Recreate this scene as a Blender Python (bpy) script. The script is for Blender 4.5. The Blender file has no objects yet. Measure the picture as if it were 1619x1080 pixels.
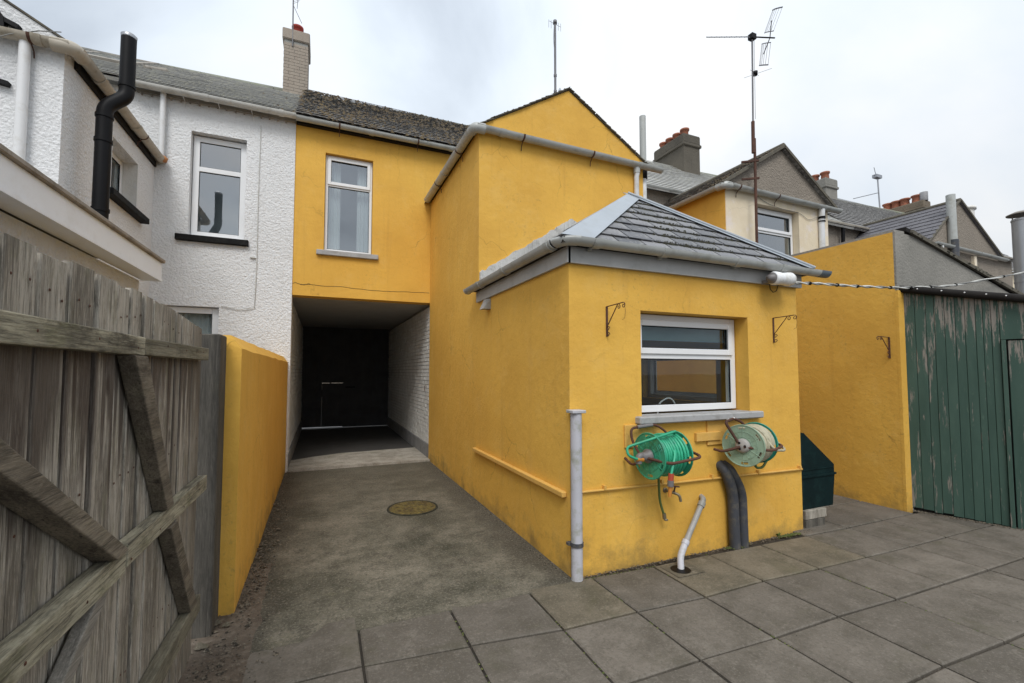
import bpy, math, random
from mathutils import Vector, Matrix, noise as mnoise
R = math.radians
random.seed(11)
scene = bpy.context.scene
COL = scene.collection

# ------------------------------------------------------------------ camera
cam_d = bpy.data.cameras.new('camera'); cam = bpy.data.objects.new('camera', cam_d); COL.objects.link(cam)
cam_d.sensor_width = 36.0; cam_d.lens = 706.0/1619*36; cam_d.shift_y = 13.0/1619
cam_d.clip_start = 0.05; cam_d.clip_end = 2000
cam.location = (0, 0, 1.6); cam.rotation_euler = (R(90+2.838), 0, R(-23.1))
scene.camera = cam

# ------------------------------------------------------------------ sky, sun, exposure
SUN_EL, SUN_AZ = 52.0, 200.0            # azimuth from +Y clockwise
world = bpy.data.worlds.new('World'); scene.world = world; world.use_nodes = True
wn = world.node_tree; wn.nodes.clear()
def wN(t, **k):
    n = wn.nodes.new(t)
    for a, b in k.items(): setattr(n, a, b)
    return n
L = wn.links.new
sky = wN('ShaderNodeTexSky', sky_type='NISHITA', sun_disc=False)
sky.sun_elevation = R(SUN_EL); sky.sun_rotation = R(SUN_AZ); sky.air_density = 1.5; sky.dust_density = 3
tc = wN('ShaderNodeTexCoord'); sep = wN('ShaderNodeSeparateXYZ'); L(tc.outputs['Generated'], sep.inputs[0])
def wmath(op, a, b=None, c=None):
    n = wN('ShaderNodeMath', operation=op)
    for i, v in enumerate((a, b, c)):
        if v is None: continue
        if isinstance(v, (int, float)): n.inputs[i].default_value = v
        else: L(v, n.inputs[i])
    return n.outputs[0]
zz = wmath('MAXIMUM', sep.outputs[2], 0.0); den = wmath('ADD', zz, 0.28)
cx = wmath('DIVIDE', sep.outputs[0], den); cy = wmath('DIVIDE', sep.outputs[1], den)
cmb = wN('ShaderNodeCombineXYZ'); L(cx, cmb.inputs[0]); L(cy, cmb.inputs[1]); cmb.inputs[2].default_value = 26.07
nz = wN('ShaderNodeTexNoise'); nz.inputs['Scale'].default_value = 0.75; nz.inputs['Detail'].default_value = 7
nz.inputs['Roughness'].default_value = 0.5; nz.inputs['Distortion'].default_value = 0.4; L(cmb.outputs[0], nz.inputs['Vector'])
rp = wN('ShaderNodeValToRGB'); L(nz.outputs['Fac'], rp.inputs[0])
e = rp.color_ramp.elements
e[0].position = 0.36; e[0].color = (0.50, 0.56, 0.64, 1)
e[1].position = 0.60; e[1].color = (1.0, 1.0, 1.0, 1)
m_ = rp.color_ramp.elements.new(0.46); m_.color = (0.76, 0.835, 0.92, 1)
# overcast luminance: zenith brighter than horizon
grad = wmath('MULTIPLY_ADD', zz, 5.3, 6.5)
vm = wN('ShaderNodeVectorMath', operation='SCALE'); L(rp.outputs[0], vm.inputs[0]); L(grad, vm.inputs['Scale'])
mix = wN('ShaderNodeMix', data_type='RGBA'); mix.inputs[0].default_value = 0.93
L(sky.outputs[0], mix.inputs[6]); L(vm.outputs[0], mix.inputs[7])
bg = wN('ShaderNodeBackground'); bg.inputs['Strength'].default_value = 0.10; L(mix.outputs[2], bg.inputs[0])
wo = wN('ShaderNodeOutputWorld'); L(bg.outputs[0], wo.inputs[0])
sun_d = bpy.data.lights.new('sun', 'SUN'); sun_d.energy = 1.5; sun_d.angle = R(24); sun_d.color = (1, 0.975, 0.94)
sun = bpy.data.objects.new('sun', sun_d); COL.objects.link(sun)
sd = Vector((math.sin(R(SUN_AZ))*math.cos(R(SUN_EL)), math.cos(R(SUN_AZ))*math.cos(R(SUN_EL)), math.sin(R(SUN_EL))))
sun.rotation_euler = sd.to_track_quat('Z', 'Y').to_euler(); sun.location = (0, 0, 30)
vs = scene.view_settings; vs.view_transform = 'Standard'; vs.look = 'None'; vs.gamma = 1; vs.use_curve_mapping = False
vs.exposure = 0.35

# ------------------------------------------------------------------ materials
class Mat:
    def __init__(s, name, rough=0.8, metal=0.0):
        s.m = bpy.data.materials.new(name); s.m.use_nodes = True
        s.t = s.m.node_tree; s.b = s.t.nodes['Principled BSDF']
        s.b.inputs['Roughness'].default_value = rough; s.b.inputs['Metallic'].default_value = metal
        s.co = s.t.nodes.new('ShaderNodeTexCoord').outputs['Object']
        s.geo = None
    def n(s, t, **k):
        n = s.t.nodes.new(t)
        for a, b in k.items(): setattr(n, a, b)
        return n
    def link(s, a, b): s.t.links.new(a, b)
    def val(s, sock, v):
        if isinstance(v, bpy.types.NodeSocket): s.link(v, sock)
        else: sock.default_value = v
    def math(s, op, a, b=0.0, c=None, clamp=False):
        n = s.n('ShaderNodeMath', operation=op, use_clamp=clamp)
        s.val(n.inputs[0], a); s.val(n.inputs[1], b)
        if c is not None: s.val(n.inputs[2], c)
        return n.outputs[0]
    def scaled(s, sc, off=None):
        n = s.n('ShaderNodeMapping'); n.inputs['Scale'].default_value = sc; s.link(s.co, n.inputs[0])
        if off is not None: s.link(off, n.inputs['Location'])
        return n.outputs[0]
    def noise(s, scale, detail=3, rough=0.55, vec=None, dist=0.0):
        n = s.n('ShaderNodeTexNoise'); n.inputs['Scale'].default_value = scale; n.inputs['Detail'].default_value = detail
        n.inputs['Roughness'].default_value = rough; n.inputs['Distortion'].default_value = dist
        s.link(vec or s.co, n.inputs['Vector']); return n.outputs['Fac']
    def voro(s, scale, feature='F1', vec=None):
        n = s.n('ShaderNodeTexVoronoi', feature=feature); n.inputs['Scale'].default_value = scale
        s.link(vec or s.co, n.inputs['Vector']); return n.outputs['Distance']
    def ramp(s, fac, *stops):
        n = s.n('ShaderNodeValToRGB'); s.link(fac, n.inputs[0]); e = n.color_ramp.elements
        while len(e) < len(stops): e.new(0.5)
        for el, (p, c) in zip(e, stops):
            el.position = p; el.color = (c, c, c, 1) if isinstance(c, (int, float)) else (*c, 1)
        return n.outputs[0]
    def mix(s, fac, a, b, mode='MIX'):
        n = s.n('ShaderNodeMix', data_type='RGBA', blend_type=mode)
        s.val(n.inputs[0], fac)
        for i, v in ((6, a), (7, b)):
            if isinstance(v, tuple): n.inputs[i].default_value = (*v, 1)
            else: s.link(v, n.inputs[i])
        return n.outputs[2]
    def z(s):
        if not s.geo: s.geo = s.n('ShaderNodeNewGeometry')
        q = s.n('ShaderNodeSeparateXYZ'); s.link(s.geo.outputs['Position'], q.inputs[0]); return q.outputs
    def rnd(s): return s.n('ShaderNodeObjectInfo').outputs['Random']
    def col(s, c): s.val(s.b.inputs['Base Color'], (*c, 1) if isinstance(c, tuple) else c); return s
    def bump(s, h, strength=0.3, dist=0.01, prev=None):
        n = s.n('ShaderNodeBump'); n.inputs['Strength'].default_value = strength; n.inputs['Distance'].default_value = dist
        s.link(h, n.inputs['Height'])
        if prev: s.link(prev, n.inputs['Normal'])
        s.link(n.outputs[0], s.b.inputs['Normal']); return n.outputs[0]

def render_paint(name, base, grime=(0.10, 0.09, 0.05), amt=1.0, scuff=(0.62, 0.5, 0.25)):
    m = Mat(name, 0.82)
    k = m.noise(0.7, 6, 0.68); f = m.noise(3.1, 7, 0.72)
    c = m.mix(m.ramp(k, (0.36, 0.0), (0.64, 1.0)), (base[0]*0.90, base[1]*0.86, base[2]*0.8), tuple(min(1, x*1.05) for x in base))
    # sun-bleached patches and rain streaks running down the paint
    c = m.mix(m.ramp(m.noise(2.7, 7, 0.74), (0.52, 0.0), (0.66, 0.28)), c, (base[0]*1.02, base[1]*1.13, min(1, base[2]*2.0)))
    st = m.noise(1.0, 6, 0.7, m.scaled((7.5, 7.5, 0.42)))
    c = m.mix(m.ramp(st, (0.55, 0.0), (0.74, 0.24*amt)), c, (base[0]*0.58, base[1]*0.50, base[2]*0.62))
    # grime splashed up from the paving
    z = m.z()[2]
    band = m.math('SUBTRACT', m.math('MULTIPLY_ADD', f, 1.15, -0.40), m.math('MULTIPLY', z, 0.85))
    lo = m.ramp(band, (0.03, 0.0), (0.30, 0.55*amt))
    c = m.mix(lo, c, grime)
    sp = m.math('MULTIPLY', m.ramp(m.noise(26, 5, 0.75), (0.56, 0.0), (0.64, 0.8)), m.ramp(m.noise(1.3, 4, 0.7), (0.47, 0.0), (0.60, 1.0)))
    c = m.mix(m.math('MULTIPLY', sp, 0.3*amt), c, grime)
    # hairline cracks
    cr_ = m.n('ShaderNodeTexVoronoi', feature='DISTANCE_TO_EDGE'); cr_.inputs['Scale'].default_value = 0.9
    wv = m.n('ShaderNodeVectorMath', operation='ADD'); nc = m.n('ShaderNodeTexNoise'); nc.inputs['Scale'].default_value = 4; nc.inputs['Detail'].default_value = 6; m.link(m.co, nc.inputs['Vector'])
    vs_ = m.n('ShaderNodeVectorMath', operation='SCALE'); m.link(nc.outputs['Color'], vs_.inputs[0]); vs_.inputs['Scale'].default_value = 0.35
    m.link(m.co, wv.inputs[0]); m.link(vs_.outputs[0], wv.inputs[1]); m.link(wv.outputs[0], cr_.inputs['Vector'])
    cm = m.math('MULTIPLY', m.ramp(cr_.outputs['Distance'], (0.0, 0.55), (0.006, 0.0)), m.ramp(m.noise(0.9, 3), (0.50, 0.0), (0.62, 1.0)))
    c = m.mix(m.math('MULTIPLY', cm, amt), c, tuple(x*0.35 for x in base))
    m.col(c)
    p = m.bump(m.noise(11, 5, 0.65), 0.35, 0.02)
    m.bump(m.noise(160, 3, 0.7), 0.35, 0.004, p)
    return m.m
YEL = (0.74, 0.43, 0.070)
M = {}
M['yellow'] = render_paint('yellow_painted_render', YEL)
M['yellow_trim'] = render_paint('yellow_painted_trim', (0.66, 0.39, 0.09), amt=0.5)

def harl(name, base, dirt, bs=1.0, amt=0.3):
    m = Mat(name, 0.9)
    v = m.voro(38, 'SMOOTH_F1'); n1 = m.noise(21, 6, 0.72, dist=0.35); n2 = m.noise(70, 4, 0.75)
    c = m.mix(m.ramp(m.noise(0.7, 5, 0.65), (0.38, 0.0), (0.78, amt)), base, dirt)
    c = m.mix(m.ramp(m.noise(2.0, 4, 0.6, m.scaled((4, 4, 0.4))), (0.6, 0.0), (0.85, amt*0.8)), c, dirt)
    c = m.mix(m.ramp(n1, (0.30, 0.45), (0.44, 0.0)), c, tuple(x*0.72 for x in base))
    m.col(c)
    h = m.math('ADD', m.math('MULTIPLY', n1, 1.0), m.math('MULTIPLY_ADD', v, -0.5, m.math('MULTIPLY', n2, 0.35)))
    m.bump(h, 0.95*bs, 0.036)
    return m.m
M['white_harl'] = harl('white_roughcast', (0.84, 0.85, 0.86), (0.50, 0.49, 0.46), 0.75)
M['white_harl_cooled'] = harl('white_roughcast_cooled', (0.76, 0.82, 0.90), (0.46, 0.46, 0.45))  # white roughcast tinted blue to offset light bounced off the yellow walls
M['pebble'] = harl('grey_pebbledash', (0.29, 0.25, 0.205), (0.16, 0.14, 0.115), 0.8, 0.6)
M['cream'] = render_paint('cream_painted_render', (0.78, 0.69, 0.53), (0.3, 0.27, 0.2), 0.45)
M['white_wall'] = render_paint('white_painted_render', (0.72, 0.72, 0.70), (0.3, 0.29, 0.25), 0.5)
M['grey_render'] = harl('grey_cement_render', (0.30, 0.285, 0.255), (0.13, 0.13, 0.115), 0.35, 0.7)

def plain(name, c, rough=0.5, var=0.12, metal=0.0, dirt=None, bump=0.0, dscale=9):
    m = Mat(name, rough, metal)
    k = m.mix(m.ramp(m.noise(3, 4, 0.6), (0.3, 0.0), (0.7, 1.0)), tuple(x*(1-var) for x in c), tuple(min(1, x*(1+var)) for x in c))
    if dirt: k = m.mix(m.ramp(m.noise(dscale, 5, 0.7), (0.5, 0.0), (0.72, 0.8)), k, dirt)
    m.col(k)
    if bump: m.bump(m.noise(60, 4, 0.7), bump, 0.006)
    return m.m
M['gutter_grey'] = plain('grey_plastic', (0.42, 0.435, 0.42), 0.4, 0.08, dirt=(0.28, 0.275, 0.235), dscale=5)
M['gutter_tan'] = plain('weathered_plastic', (0.44, 0.40, 0.33), 0.55, 0.12, dirt=(0.20, 0.165, 0.11), dscale=6)
M['gutter_white'] = plain('dirty_white_plastic', (0.60, 0.60, 0.57), 0.5, 0.06, dirt=(0.36, 0.34, 0.29), dscale=5)
M['pipe_white'] = plain('white_plastic_pipe', (0.72, 0.73, 0.74), 0.45, 0.04, dirt=(0.5, 0.49, 0.45), dscale=6)
M['pipe_lilac'] = plain('faded_grey_downpipe', (0.50, 0.50, 0.54), 0.5, 0.08, dirt=(0.25, 0.26, 0.17), dscale=7, bump=0.1)
M['pipe_grey'] = plain('grey_waste_pipe', (0.33, 0.32, 0.31), 0.5, 0.1, dirt=(0.18, 0.18, 0.13))
M['pipe_dark'] = plain('dark_grey_pipe', (0.06, 0.064, 0.075), 0.5, 0.2, dirt=(0.16, 0.14, 0.10), bump=0.2)
M['black'] = plain('black_painted_metal', (0.006, 0.006, 0.007), 0.5, 0.2)
M['black_sill'] = plain('black_painted_sill', (0.010, 0.010, 0.010), 0.7, 0.3, dirt=(0.03, 0.03, 0.028))
M['sill'] = plain('grey_stone_sill', (0.36, 0.36, 0.36), 0.8, 0.12, dirt=(0.22, 0.21, 0.19), bump=0.4)
M['upvc'] = plain('white_upvc', (0.80, 0.81, 0.82), 0.35, 0.03)
M['fascia_white'] = plain('white_fascia_cooled', (0.78, 0.85, 0.94), 0.35, 0.03, dirt=(0.66, 0.71, 0.77), dscale=3)  # blue tint in the white cancels yellow bounce light
M['fascia_grey'] = plain('grey_painted_fascia', (0.43, 0.43, 0.42), 0.6, 0.08, dirt=(0.31, 0.305, 0.285), dscale=4)
M['capping'] = plain('weathered_felt_edge', (0.30, 0.275, 0.24), 0.85, 0.2, dirt=(0.12, 0.105, 0.085), dscale=7, bump=0.4)
M['lead'] = plain('lead_flashing', (0.33, 0.365, 0.40), 0.5, 0.07, dirt=(0.30, 0.325, 0.34), bump=0.15)
M['mortar_flash'] = plain('cement_and_lead_upstand', (0.52, 0.52, 0.50), 0.85, 0.18, dirt=(0.27, 0.265, 0.25), bump=0.9, dscale=14)
M['rust'] = plain('rusty_steel', (0.085, 0.034, 0.020), 0.8, 0.4, dirt=(0.05, 0.03, 0.022), bump=0.5, dscale=30)
M['galv'] = plain('galvanised_steel', (0.34, 0.35, 0.37), 0.38, 0.1, 0.75)
M['galv_dull'] = plain('dull_metal_flue', (0.36, 0.37, 0.385), 0.4, 0.08, 0.55)
M['aerial'] = plain('aerial_metal', (0.16, 0.16, 0.17), 0.55, 0.2, 0.3)
M['terracotta'] = plain('terracotta', (0.35, 0.13, 0.075), 0.85, 0.2, dirt=(0.14, 0.08, 0.06), bump=0.3)
M['red_pot'] = plain('red_clay_pot', (0.36, 0.045, 0.030), 0.7, 0.15, bump=0.2)
M['chimney_old'] = harl('blackened_cement_render', (0.125, 0.11, 0.085), (0.05, 0.045, 0.036), 0.5, 0.8)
M['curtain'] = plain('net_curtain', (0.66, 0.67, 0.68), 0.9, 0.05)
M['room'] = plain('room_paint', (0.62, 0.63, 0.66), 0.9, 0.05)
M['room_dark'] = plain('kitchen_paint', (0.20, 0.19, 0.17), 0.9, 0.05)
M['blind'] = plain('teal_blind', (0.23, 0.33, 0.35), 0.8, 0.1)
M['reel_green'] = plain('green_reel_plastic', (0.03, 0.31, 0.18), 0.45, 0.2, dirt=(0.02, 0.10, 0.075), dscale=12)
M['reel_teal'] = plain('teal_reel_plastic', (0.03, 0.28, 0.20), 0.42, 0.15, dirt=(0.02, 0.11, 0.10), dscale=10)
M['reel_pale'] = plain('faded_green_plastic', (0.27, 0.38, 0.28), 0.5, 0.12, dirt=(0.17, 0.24, 0.17), dscale=8)
M['hose_green'] = plain('green_hose', (0.028, 0.36, 0.20), 0.42, 0.25, dirt=(0.02, 0.14, 0.10), dscale=14)
M['hose_olive'] = plain('olive_hose', (0.085, 0.13, 0.035), 0.5, 0.3)
M['hose_beige'] = plain('beige_hose', (0.42, 0.39, 0.28), 0.5, 0.15, dirt=(0.20, 0.19, 0.12), dscale=14)
M['plastic_grey'] = plain('grey_hub_plastic', (0.17, 0.16, 0.16), 0.5, 0.15)
M['plastic_hub'] = plain('pale_grey_hub', (0.36, 0.34, 0.32), 0.6, 0.12, dirt=(0.2, 0.17, 0.14))
M['orange'] = plain('orange_nozzle', (0.55, 0.22, 0.035), 0.5, 0.15)
M['red_ring'] = plain('red_plastic_ring', (0.40, 0.06, 0.03), 0.5, 0.15)
M['brass'] = plain('old_brass', (0.23, 0.19, 0.13), 0.45, 0.25, 0.5)
M['bunker'] = plain('dark_green_plastic', (0.002, 0.012, 0.013), 0.65, 0.25, dirt=(0.008, 0.028, 0.027), bump=0.15)
M['cable'] = plain('grey_cable', (0.26, 0.26, 0.25), 0.7, 0.3, dirt=(0.05, 0.05, 0.04), dscale=20)
M['lamp_white'] = plain('opal_plastic', (0.80, 0.81, 0.82), 0.3, 0.03, dirt=(0.5, 0.48, 0.4), dscale=9)
M['pvc_blue'] = plain('blue_grey_plastic', (0.12, 0.15, 0.18), 0.5, 0.1)
M['felt'] = plain('black_roof_felt', (0.018, 0.016, 0.015), 0.85, 0.3, bump=0.5)
M['nail'] = plain('bright_nail', (0.7, 0.7, 0.7), 0.4, 0.05)
M['mortar'] = plain('mortar', (0.30, 0.30, 0.28), 0.95, 0.2, bump=0.5)
M['plinth'] = plain('grey_painted_plinth', (0.24, 0.24, 0.24), 0.85, 0.15, dirt=(0.13, 0.13, 0.12), bump=0.4)
M['ceiling'] = plain('white_ceiling_board', (0.34, 0.34, 0.335), 0.9, 0.08, dirt=(0.36, 0.35, 0.33), dscale=3)
M['door_dark'] = plain('dark_stained_boards', (0.045, 0.045, 0.047), 0.8, 0.3, bump=0.3)
M['soil'] = plain('soil', (0.10, 0.078, 0.058), 0.95, 0.35, dirt=(0.20, 0.17, 0.135), bump=1.0, dscale=18)
M['joint'] = plain('dark_joint_dirt', (0.035, 0.029, 0.022), 0.95, 0.3, bump=0.8)
M['debris'] = None
M['leaf'] = plain('weed_leaf', (0.09, 0.16, 0.03), 0.6, 0.3)
M['bottle'] = plain('green_bottle', (0.15, 0.55, 0.25), 0.4, 0.1)

for k_, v_ in (('black', 0.15), ('black_sill', 0.15), ('bunker', 0.2), ('felt', 0.2), ('pipe_dark', 0.3)):
    M[k_].node_tree.nodes['Principled BSDF'].inputs['Specular IOR Level'].default_value = v_
def moss_mat(name, c1, c2):
    m = Mat(name, 0.95); m.col(m.mix(m.ramp(m.noise(14, 3), (0.35, 0.0), (0.65, 1.0)), c1, c2)); m.bump(m.noise(120, 3), 0.8, 0.01); return m.m
M['moss_brown'] = moss_mat('brown_moss', (0.055, 0.038, 0.024), (0.13, 0.095, 0.045))
M['moss_dark'] = moss_mat('dark_moss', (0.012, 0.013, 0.007), (0.035, 0.033, 0.018))
M['moss_green'] = moss_mat('green_moss', (0.06, 0.085, 0.015), (0.12, 0.13, 0.04))
dm = Mat('leaf_and_stone_debris', 0.95)
dm.col(dm.mix(dm.ramp(dm.noise(55, 2), (0.42, 0.0), (0.58, 1.0)), (0.03, 0.025, 0.018), (0.16, 0.135, 0.10)))
M['debris'] = dm.m

def slate(name, c1, c2, lich, amt):
    m = Mat(name, 0.55); r = m.rnd()
    c = m.mix(r, tuple(x*0.8 for x in c1), tuple(x*1.12 for x in c2))
    c = m.mix(m.ramp(m.noise(2.3, 6, 0.7), (0.40, 0.0), (0.62, 0.6)), c, tuple(x*0.6 for x in c1))
    c = m.mix(m.ramp(m.noise(13, 6, 0.75), (0.50, 0.0), (0.60, amt)), c, lich)
    m.col(c); m.bump(m.noise(35, 5, 0.7, m.scaled((1, 1, 0.4))), 0.4, 0.006); return m.m
M['slate'] = slate('blue_grey_slate', (0.125, 0.13, 0.142), (0.225, 0.225, 0.235), (0.26, 0.26, 0.25), 0.55)
M['slate_purple'] = slate('purple_slate', (0.12, 0.115, 0.13), (0.17, 0.165, 0.18), (0.2, 0.2, 0.19), 0.3)
M['slate_old'] = slate('weathered_slate', (0.50, 0.50, 0.485), (0.56, 0.56, 0.54), (0.56, 0.55, 0.48), 0.9)
M['slate_dark'] = slate('lichened_dark_slate', (0.12, 0.115, 0.11), (0.16, 0.155, 0.15), (0.40, 0.385, 0.36), 0.85)
M['ridge'] = plain('lichened_ridge_tile', (0.22, 0.23, 0.19), 0.9, 0.2, dirt=(0.17, 0.20, 0.09), dscale=4)
M['verge'] = plain('mossy_slate_edge', (0.10, 0.09, 0.07), 0.9, 0.3, dirt=(0.16, 0.14, 0.10), bump=0.5)

def brick_paint():
    m = Mat('whitewashed_brick', 0.85)
    c = m.mix(m.ramp(m.noise(4, 5, 0.7), (0.42, 0.0), (0.75, 0.55)), (0.74, 0.74, 0.71), (0.42, 0.40, 0.36))
    c = m.mix(m.ramp(m.noise(16, 5, 0.75), (0.62, 0.0), (0.72, 0.8)), c, (0.22, 0.15, 0.11))
    m.col(c); m.bump(m.noise(50, 4, 0.7), 0.7, 0.008); return m.m
M['brick_white'] = brick_paint()
M['chimney_brown'] = harl('brown_sooty_render', (0.20, 0.16, 0.115), (0.09, 0.075, 0.055), 0.5, 0.8)
M['brick_pale'] = plain('pale_painted_brick', (0.33, 0.285, 0.235), 0.9, 0.12, dirt=(0.24, 0.19, 0.155), bump=0.5, dscale=12)

def paving(name, base, dark, light):
    m = Mat(name, 0.86); r = m.rnd()
    off = m.n('ShaderNodeCombineXYZ'); m.link(m.math('MULTIPLY', r, 37.0), off.inputs[0]); m.link(m.math('MULTIPLY', r, 11.0), off.inputs[1])
    v = m.scaled((1, 1, 1), off.outputs[0])
    c = m.mix(r, tuple(x*0.74 for x in base), tuple(x*1.22 for x in base))
    c = m.mix(m.ramp(m.noise(3.2, 6, 0.72, v), (0.42, 0.0), (0.62, 0.75)), c, dark)
    c = m.mix(m.ramp(m.noise(7.5, 5, 0.72, v), (0.53, 0.0), (0.68, 0.5)), c, light)
    c = m.mix(m.ramp(m.noise(42, 5, 0.8, v), (0.36, 0.6), (0.50, 0.0)), c, dark)
    c = m.mix(m.ramp(m.noise(60, 4, 0.8, v), (0.53, 0.0), (0.66, 0.55)), c, light)
    c = m.mix(m.ramp(m.noise(2.0, 5, 0.7, v), (0.56, 0.0), (0.68, 0.35)), c, (dark[0]*0.8, dark[1]*0.9, dark[2]*0.55))
    c = m.mix(m.ramp(m.noise(150, 2, 0.6, v), (0.62, 0.0), (0.74, 0.5)), c, light)
    m.col(c)
    p = m.bump(m.noise(18, 4, 0.6, v), 0.2, 0.008); m.bump(m.noise(260, 2, 0.6, v), 0.4, 0.0025, p)
    return m.m
M['slab'] = paving('concrete_paving', (0.134, 0.118, 0.098), (0.072, 0.063, 0.048), (0.20, 0.18, 0.152))
M['slab_buff'] = paving('buff_concrete_paving', (0.15, 0.128, 0.092), (0.075, 0.066, 0.044), (0.23, 0.20, 0.15))
def drive():
    m = Mat('weathered_concrete', 0.88)
    c = m.mix(m.ramp(m.noise(1.5, 7, 0.75), (0.38, 0.0), (0.62, 1.0)), (0.042, 0.042, 0.026), (0.185, 0.168, 0.128))
    c = m.mix(m.ramp(m.noise(5, 6, 0.78), (0.52, 0.0), (0.64, 0.8)), c, (0.05, 0.045, 0.032))
    c = m.mix(m.ramp(m.noise(2.2, 5, 0.7, m.scaled((1, 1, 1), None)), (0.60, 0.0), (0.78, 0.35)), c, (0.13, 0.13, 0.055))
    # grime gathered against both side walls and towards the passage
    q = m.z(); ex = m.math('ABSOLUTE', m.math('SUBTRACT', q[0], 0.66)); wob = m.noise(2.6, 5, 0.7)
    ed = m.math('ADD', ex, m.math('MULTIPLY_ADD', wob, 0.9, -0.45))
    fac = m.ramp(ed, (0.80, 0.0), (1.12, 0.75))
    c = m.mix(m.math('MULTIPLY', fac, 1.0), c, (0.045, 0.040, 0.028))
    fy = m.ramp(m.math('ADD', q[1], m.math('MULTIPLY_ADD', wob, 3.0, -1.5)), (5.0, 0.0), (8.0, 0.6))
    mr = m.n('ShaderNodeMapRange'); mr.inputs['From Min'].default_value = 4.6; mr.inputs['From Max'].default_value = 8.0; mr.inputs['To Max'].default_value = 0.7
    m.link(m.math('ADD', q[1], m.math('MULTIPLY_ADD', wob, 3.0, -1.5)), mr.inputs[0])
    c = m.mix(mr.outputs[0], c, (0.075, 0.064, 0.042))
    c = m.mix(m.ramp(m.noise(38, 5, 0.8), (0.36, 0.75), (0.50, 0.0)), c, (0.04, 0.036, 0.025))
    c = m.mix(m.ramp(m.noise(55, 4, 0.8), (0.53, 0.0), (0.66, 0.6)), c, (0.30, 0.27, 0.22))
    c = m.mix(m.ramp(m.noise(190, 2), (0.62, 0.0), (0.72, 0.55)), c, (0.33, 0.30, 0.26))
    c = m.mix(m.ramp(m.noise(120, 2), (0.30, 0.65), (0.40, 0.0)), c, (0.035, 0.032, 0.025))
    m.col(c)
    p = m.bump(m.noise(9, 5, 0.7), 0.35, 0.02); m.bump(m.noise(150, 3, 0.7), 0.6, 0.005, p); return m.m
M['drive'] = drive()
M['passage_floor'] = paving('smooth_concrete', (0.36, 0.33, 0.28), (0.17, 0.15, 0.115), (0.42, 0.39, 0.34))
M['asphalt'] = plain('ground_asphalt', (0.10, 0.095, 0.09), 0.95, 0.15, bump=0.3)
M['dark_tarmac'] = plain('old_dark_tarmac', (0.045, 0.042, 0.038), 0.95, 0.2, bump=0.4)
M['kerbstone'] = plain('pale_pavement', (0.22, 0.21, 0.20), 0.9, 0.1)

def wood(name, c1, c2, stain, lichen=0.35, grime=0.5, drip=False, ax=2):
    m = Mat(name, 0.85); r = m.rnd()
    off = m.n('ShaderNodeCombineXYZ')
    for i, k in enumerate((31.0, 17.0, 53.0)): m.link(m.math('MULTIPLY', r, k), off.inputs[i])
    def sc(t):
        t = (t[0], t[2], t[1]) if ax == 1 else t
        n = m.n('ShaderNodeMapping'); n.inputs['Scale'].default_value = t; m.link(m.co, n.inputs[0]); m.link(off.outputs[0], n.inputs['Location']); return n.outputs[0]
    grain = m.noise(1.0, 8, 0.78, sc((42, 42, 5.5)), 0.9); broad = m.noise(1.0, 4, 0.6, sc((9, 9, 0.9))); blot = m.noise(1.0, 5, 0.7, sc((5, 5, 2.4)))
    c = m.mix(m.ramp(broad, (0.38, 0.0), (0.62, 1.0)), tuple(x*0.8 for x in c1), tuple(x*1.12 for x in c2))
    c = m.mix(m.ramp(grain, (0.36, 0.7), (0.45, 0.0)), c, tuple(x*0.36 for x in c1))
    c = m.mix(m.ramp(grain, (0.54, 0.0), (0.66, 0.55)), c, tuple(min(1, x*1.4) for x in c2))
    c = m.mix(m.ramp(blot, (0.50, 0.0), (0.62, grime)), c, stain)
    c = m.mix(m.ramp(m.noise(1.0, 5, 0.75, sc((9, 9, 5))), (0.53, 0.0), (0.63, lichen)), c, (0.17, 0.17, 0.085))
    kn = m.voro(1.0, 'F1', sc((7, 7, 2.6))); c = m.mix(m.ramp(kn, (0.05, 0.85), (0.11, 0.0)), c, (0.03, 0.02, 0.014))
    fg = m.noise(1.0, 5, 0.8, sc((150, 150, 9))); c = m.mix(m.ramp(fg, (0.40, 0.6), (0.50, 0.0)), c, tuple(x*0.45 for x in c1)); c = m.mix(m.ramp(fg, (0.52, 0.0), (0.62, 0.45)), c, tuple(min(1, x*1.3) for x in c2))
    ck = m.noise(1.0, 3, 0.5, sc((120, 120, 1.2))); c = m.mix(m.ramp(ck, (0.30, 0.8), (0.35, 0.0)), c, (0.025, 0.02, 0.016))
    if drip:                                   # tannin stains running down from the nails of the top rail
        z = m.z()[2]; st = m.noise(1.0, 4, 0.6, sc((22, 22, 0.6)))
        lo = m.math('SUBTRACT', 1.66, m.math('MULTIPLY', m.math('SUBTRACT', st, 0.36, clamp=True), 2.3))
        f = m.math('MULTIPLY', m.math('GREATER_THAN', 1.66, z), m.math('MULTIPLY', m.math('SUBTRACT', z, lo, clamp=True), 5.0, clamp=True))
        c = m.mix(m.math('MULTIPLY', f, 0.75), c, (0.040, 0.022, 0.015))
    c = m.mix(m.ramp(r, (0.0, 0.0), (0.45, 0.0), (1.0, 0.6)), c, tuple(x*0.5 for x in c1))
    m.col(c); m.bump(grain, 0.9, 0.008); return m.m
M['wood'] = wood('weathered_grey_timber', (0.265, 0.235, 0.19), (0.48, 0.44, 0.375), (0.11, 0.088, 0.06), 0.35, 0.4, drip=True)
M['wood_rail'] = wood('lichened_timber_rail', (0.21, 0.19, 0.135), (0.39, 0.36, 0.265), (0.035, 0.029, 0.02), 0.5, 0.85, ax=1)
M['wood_brace'] = wood('brown_timber', (0.115, 0.094, 0.068), (0.235, 0.20, 0.15), (0.035, 0.025, 0.018), 0.2, 0.6, ax=1)
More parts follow.
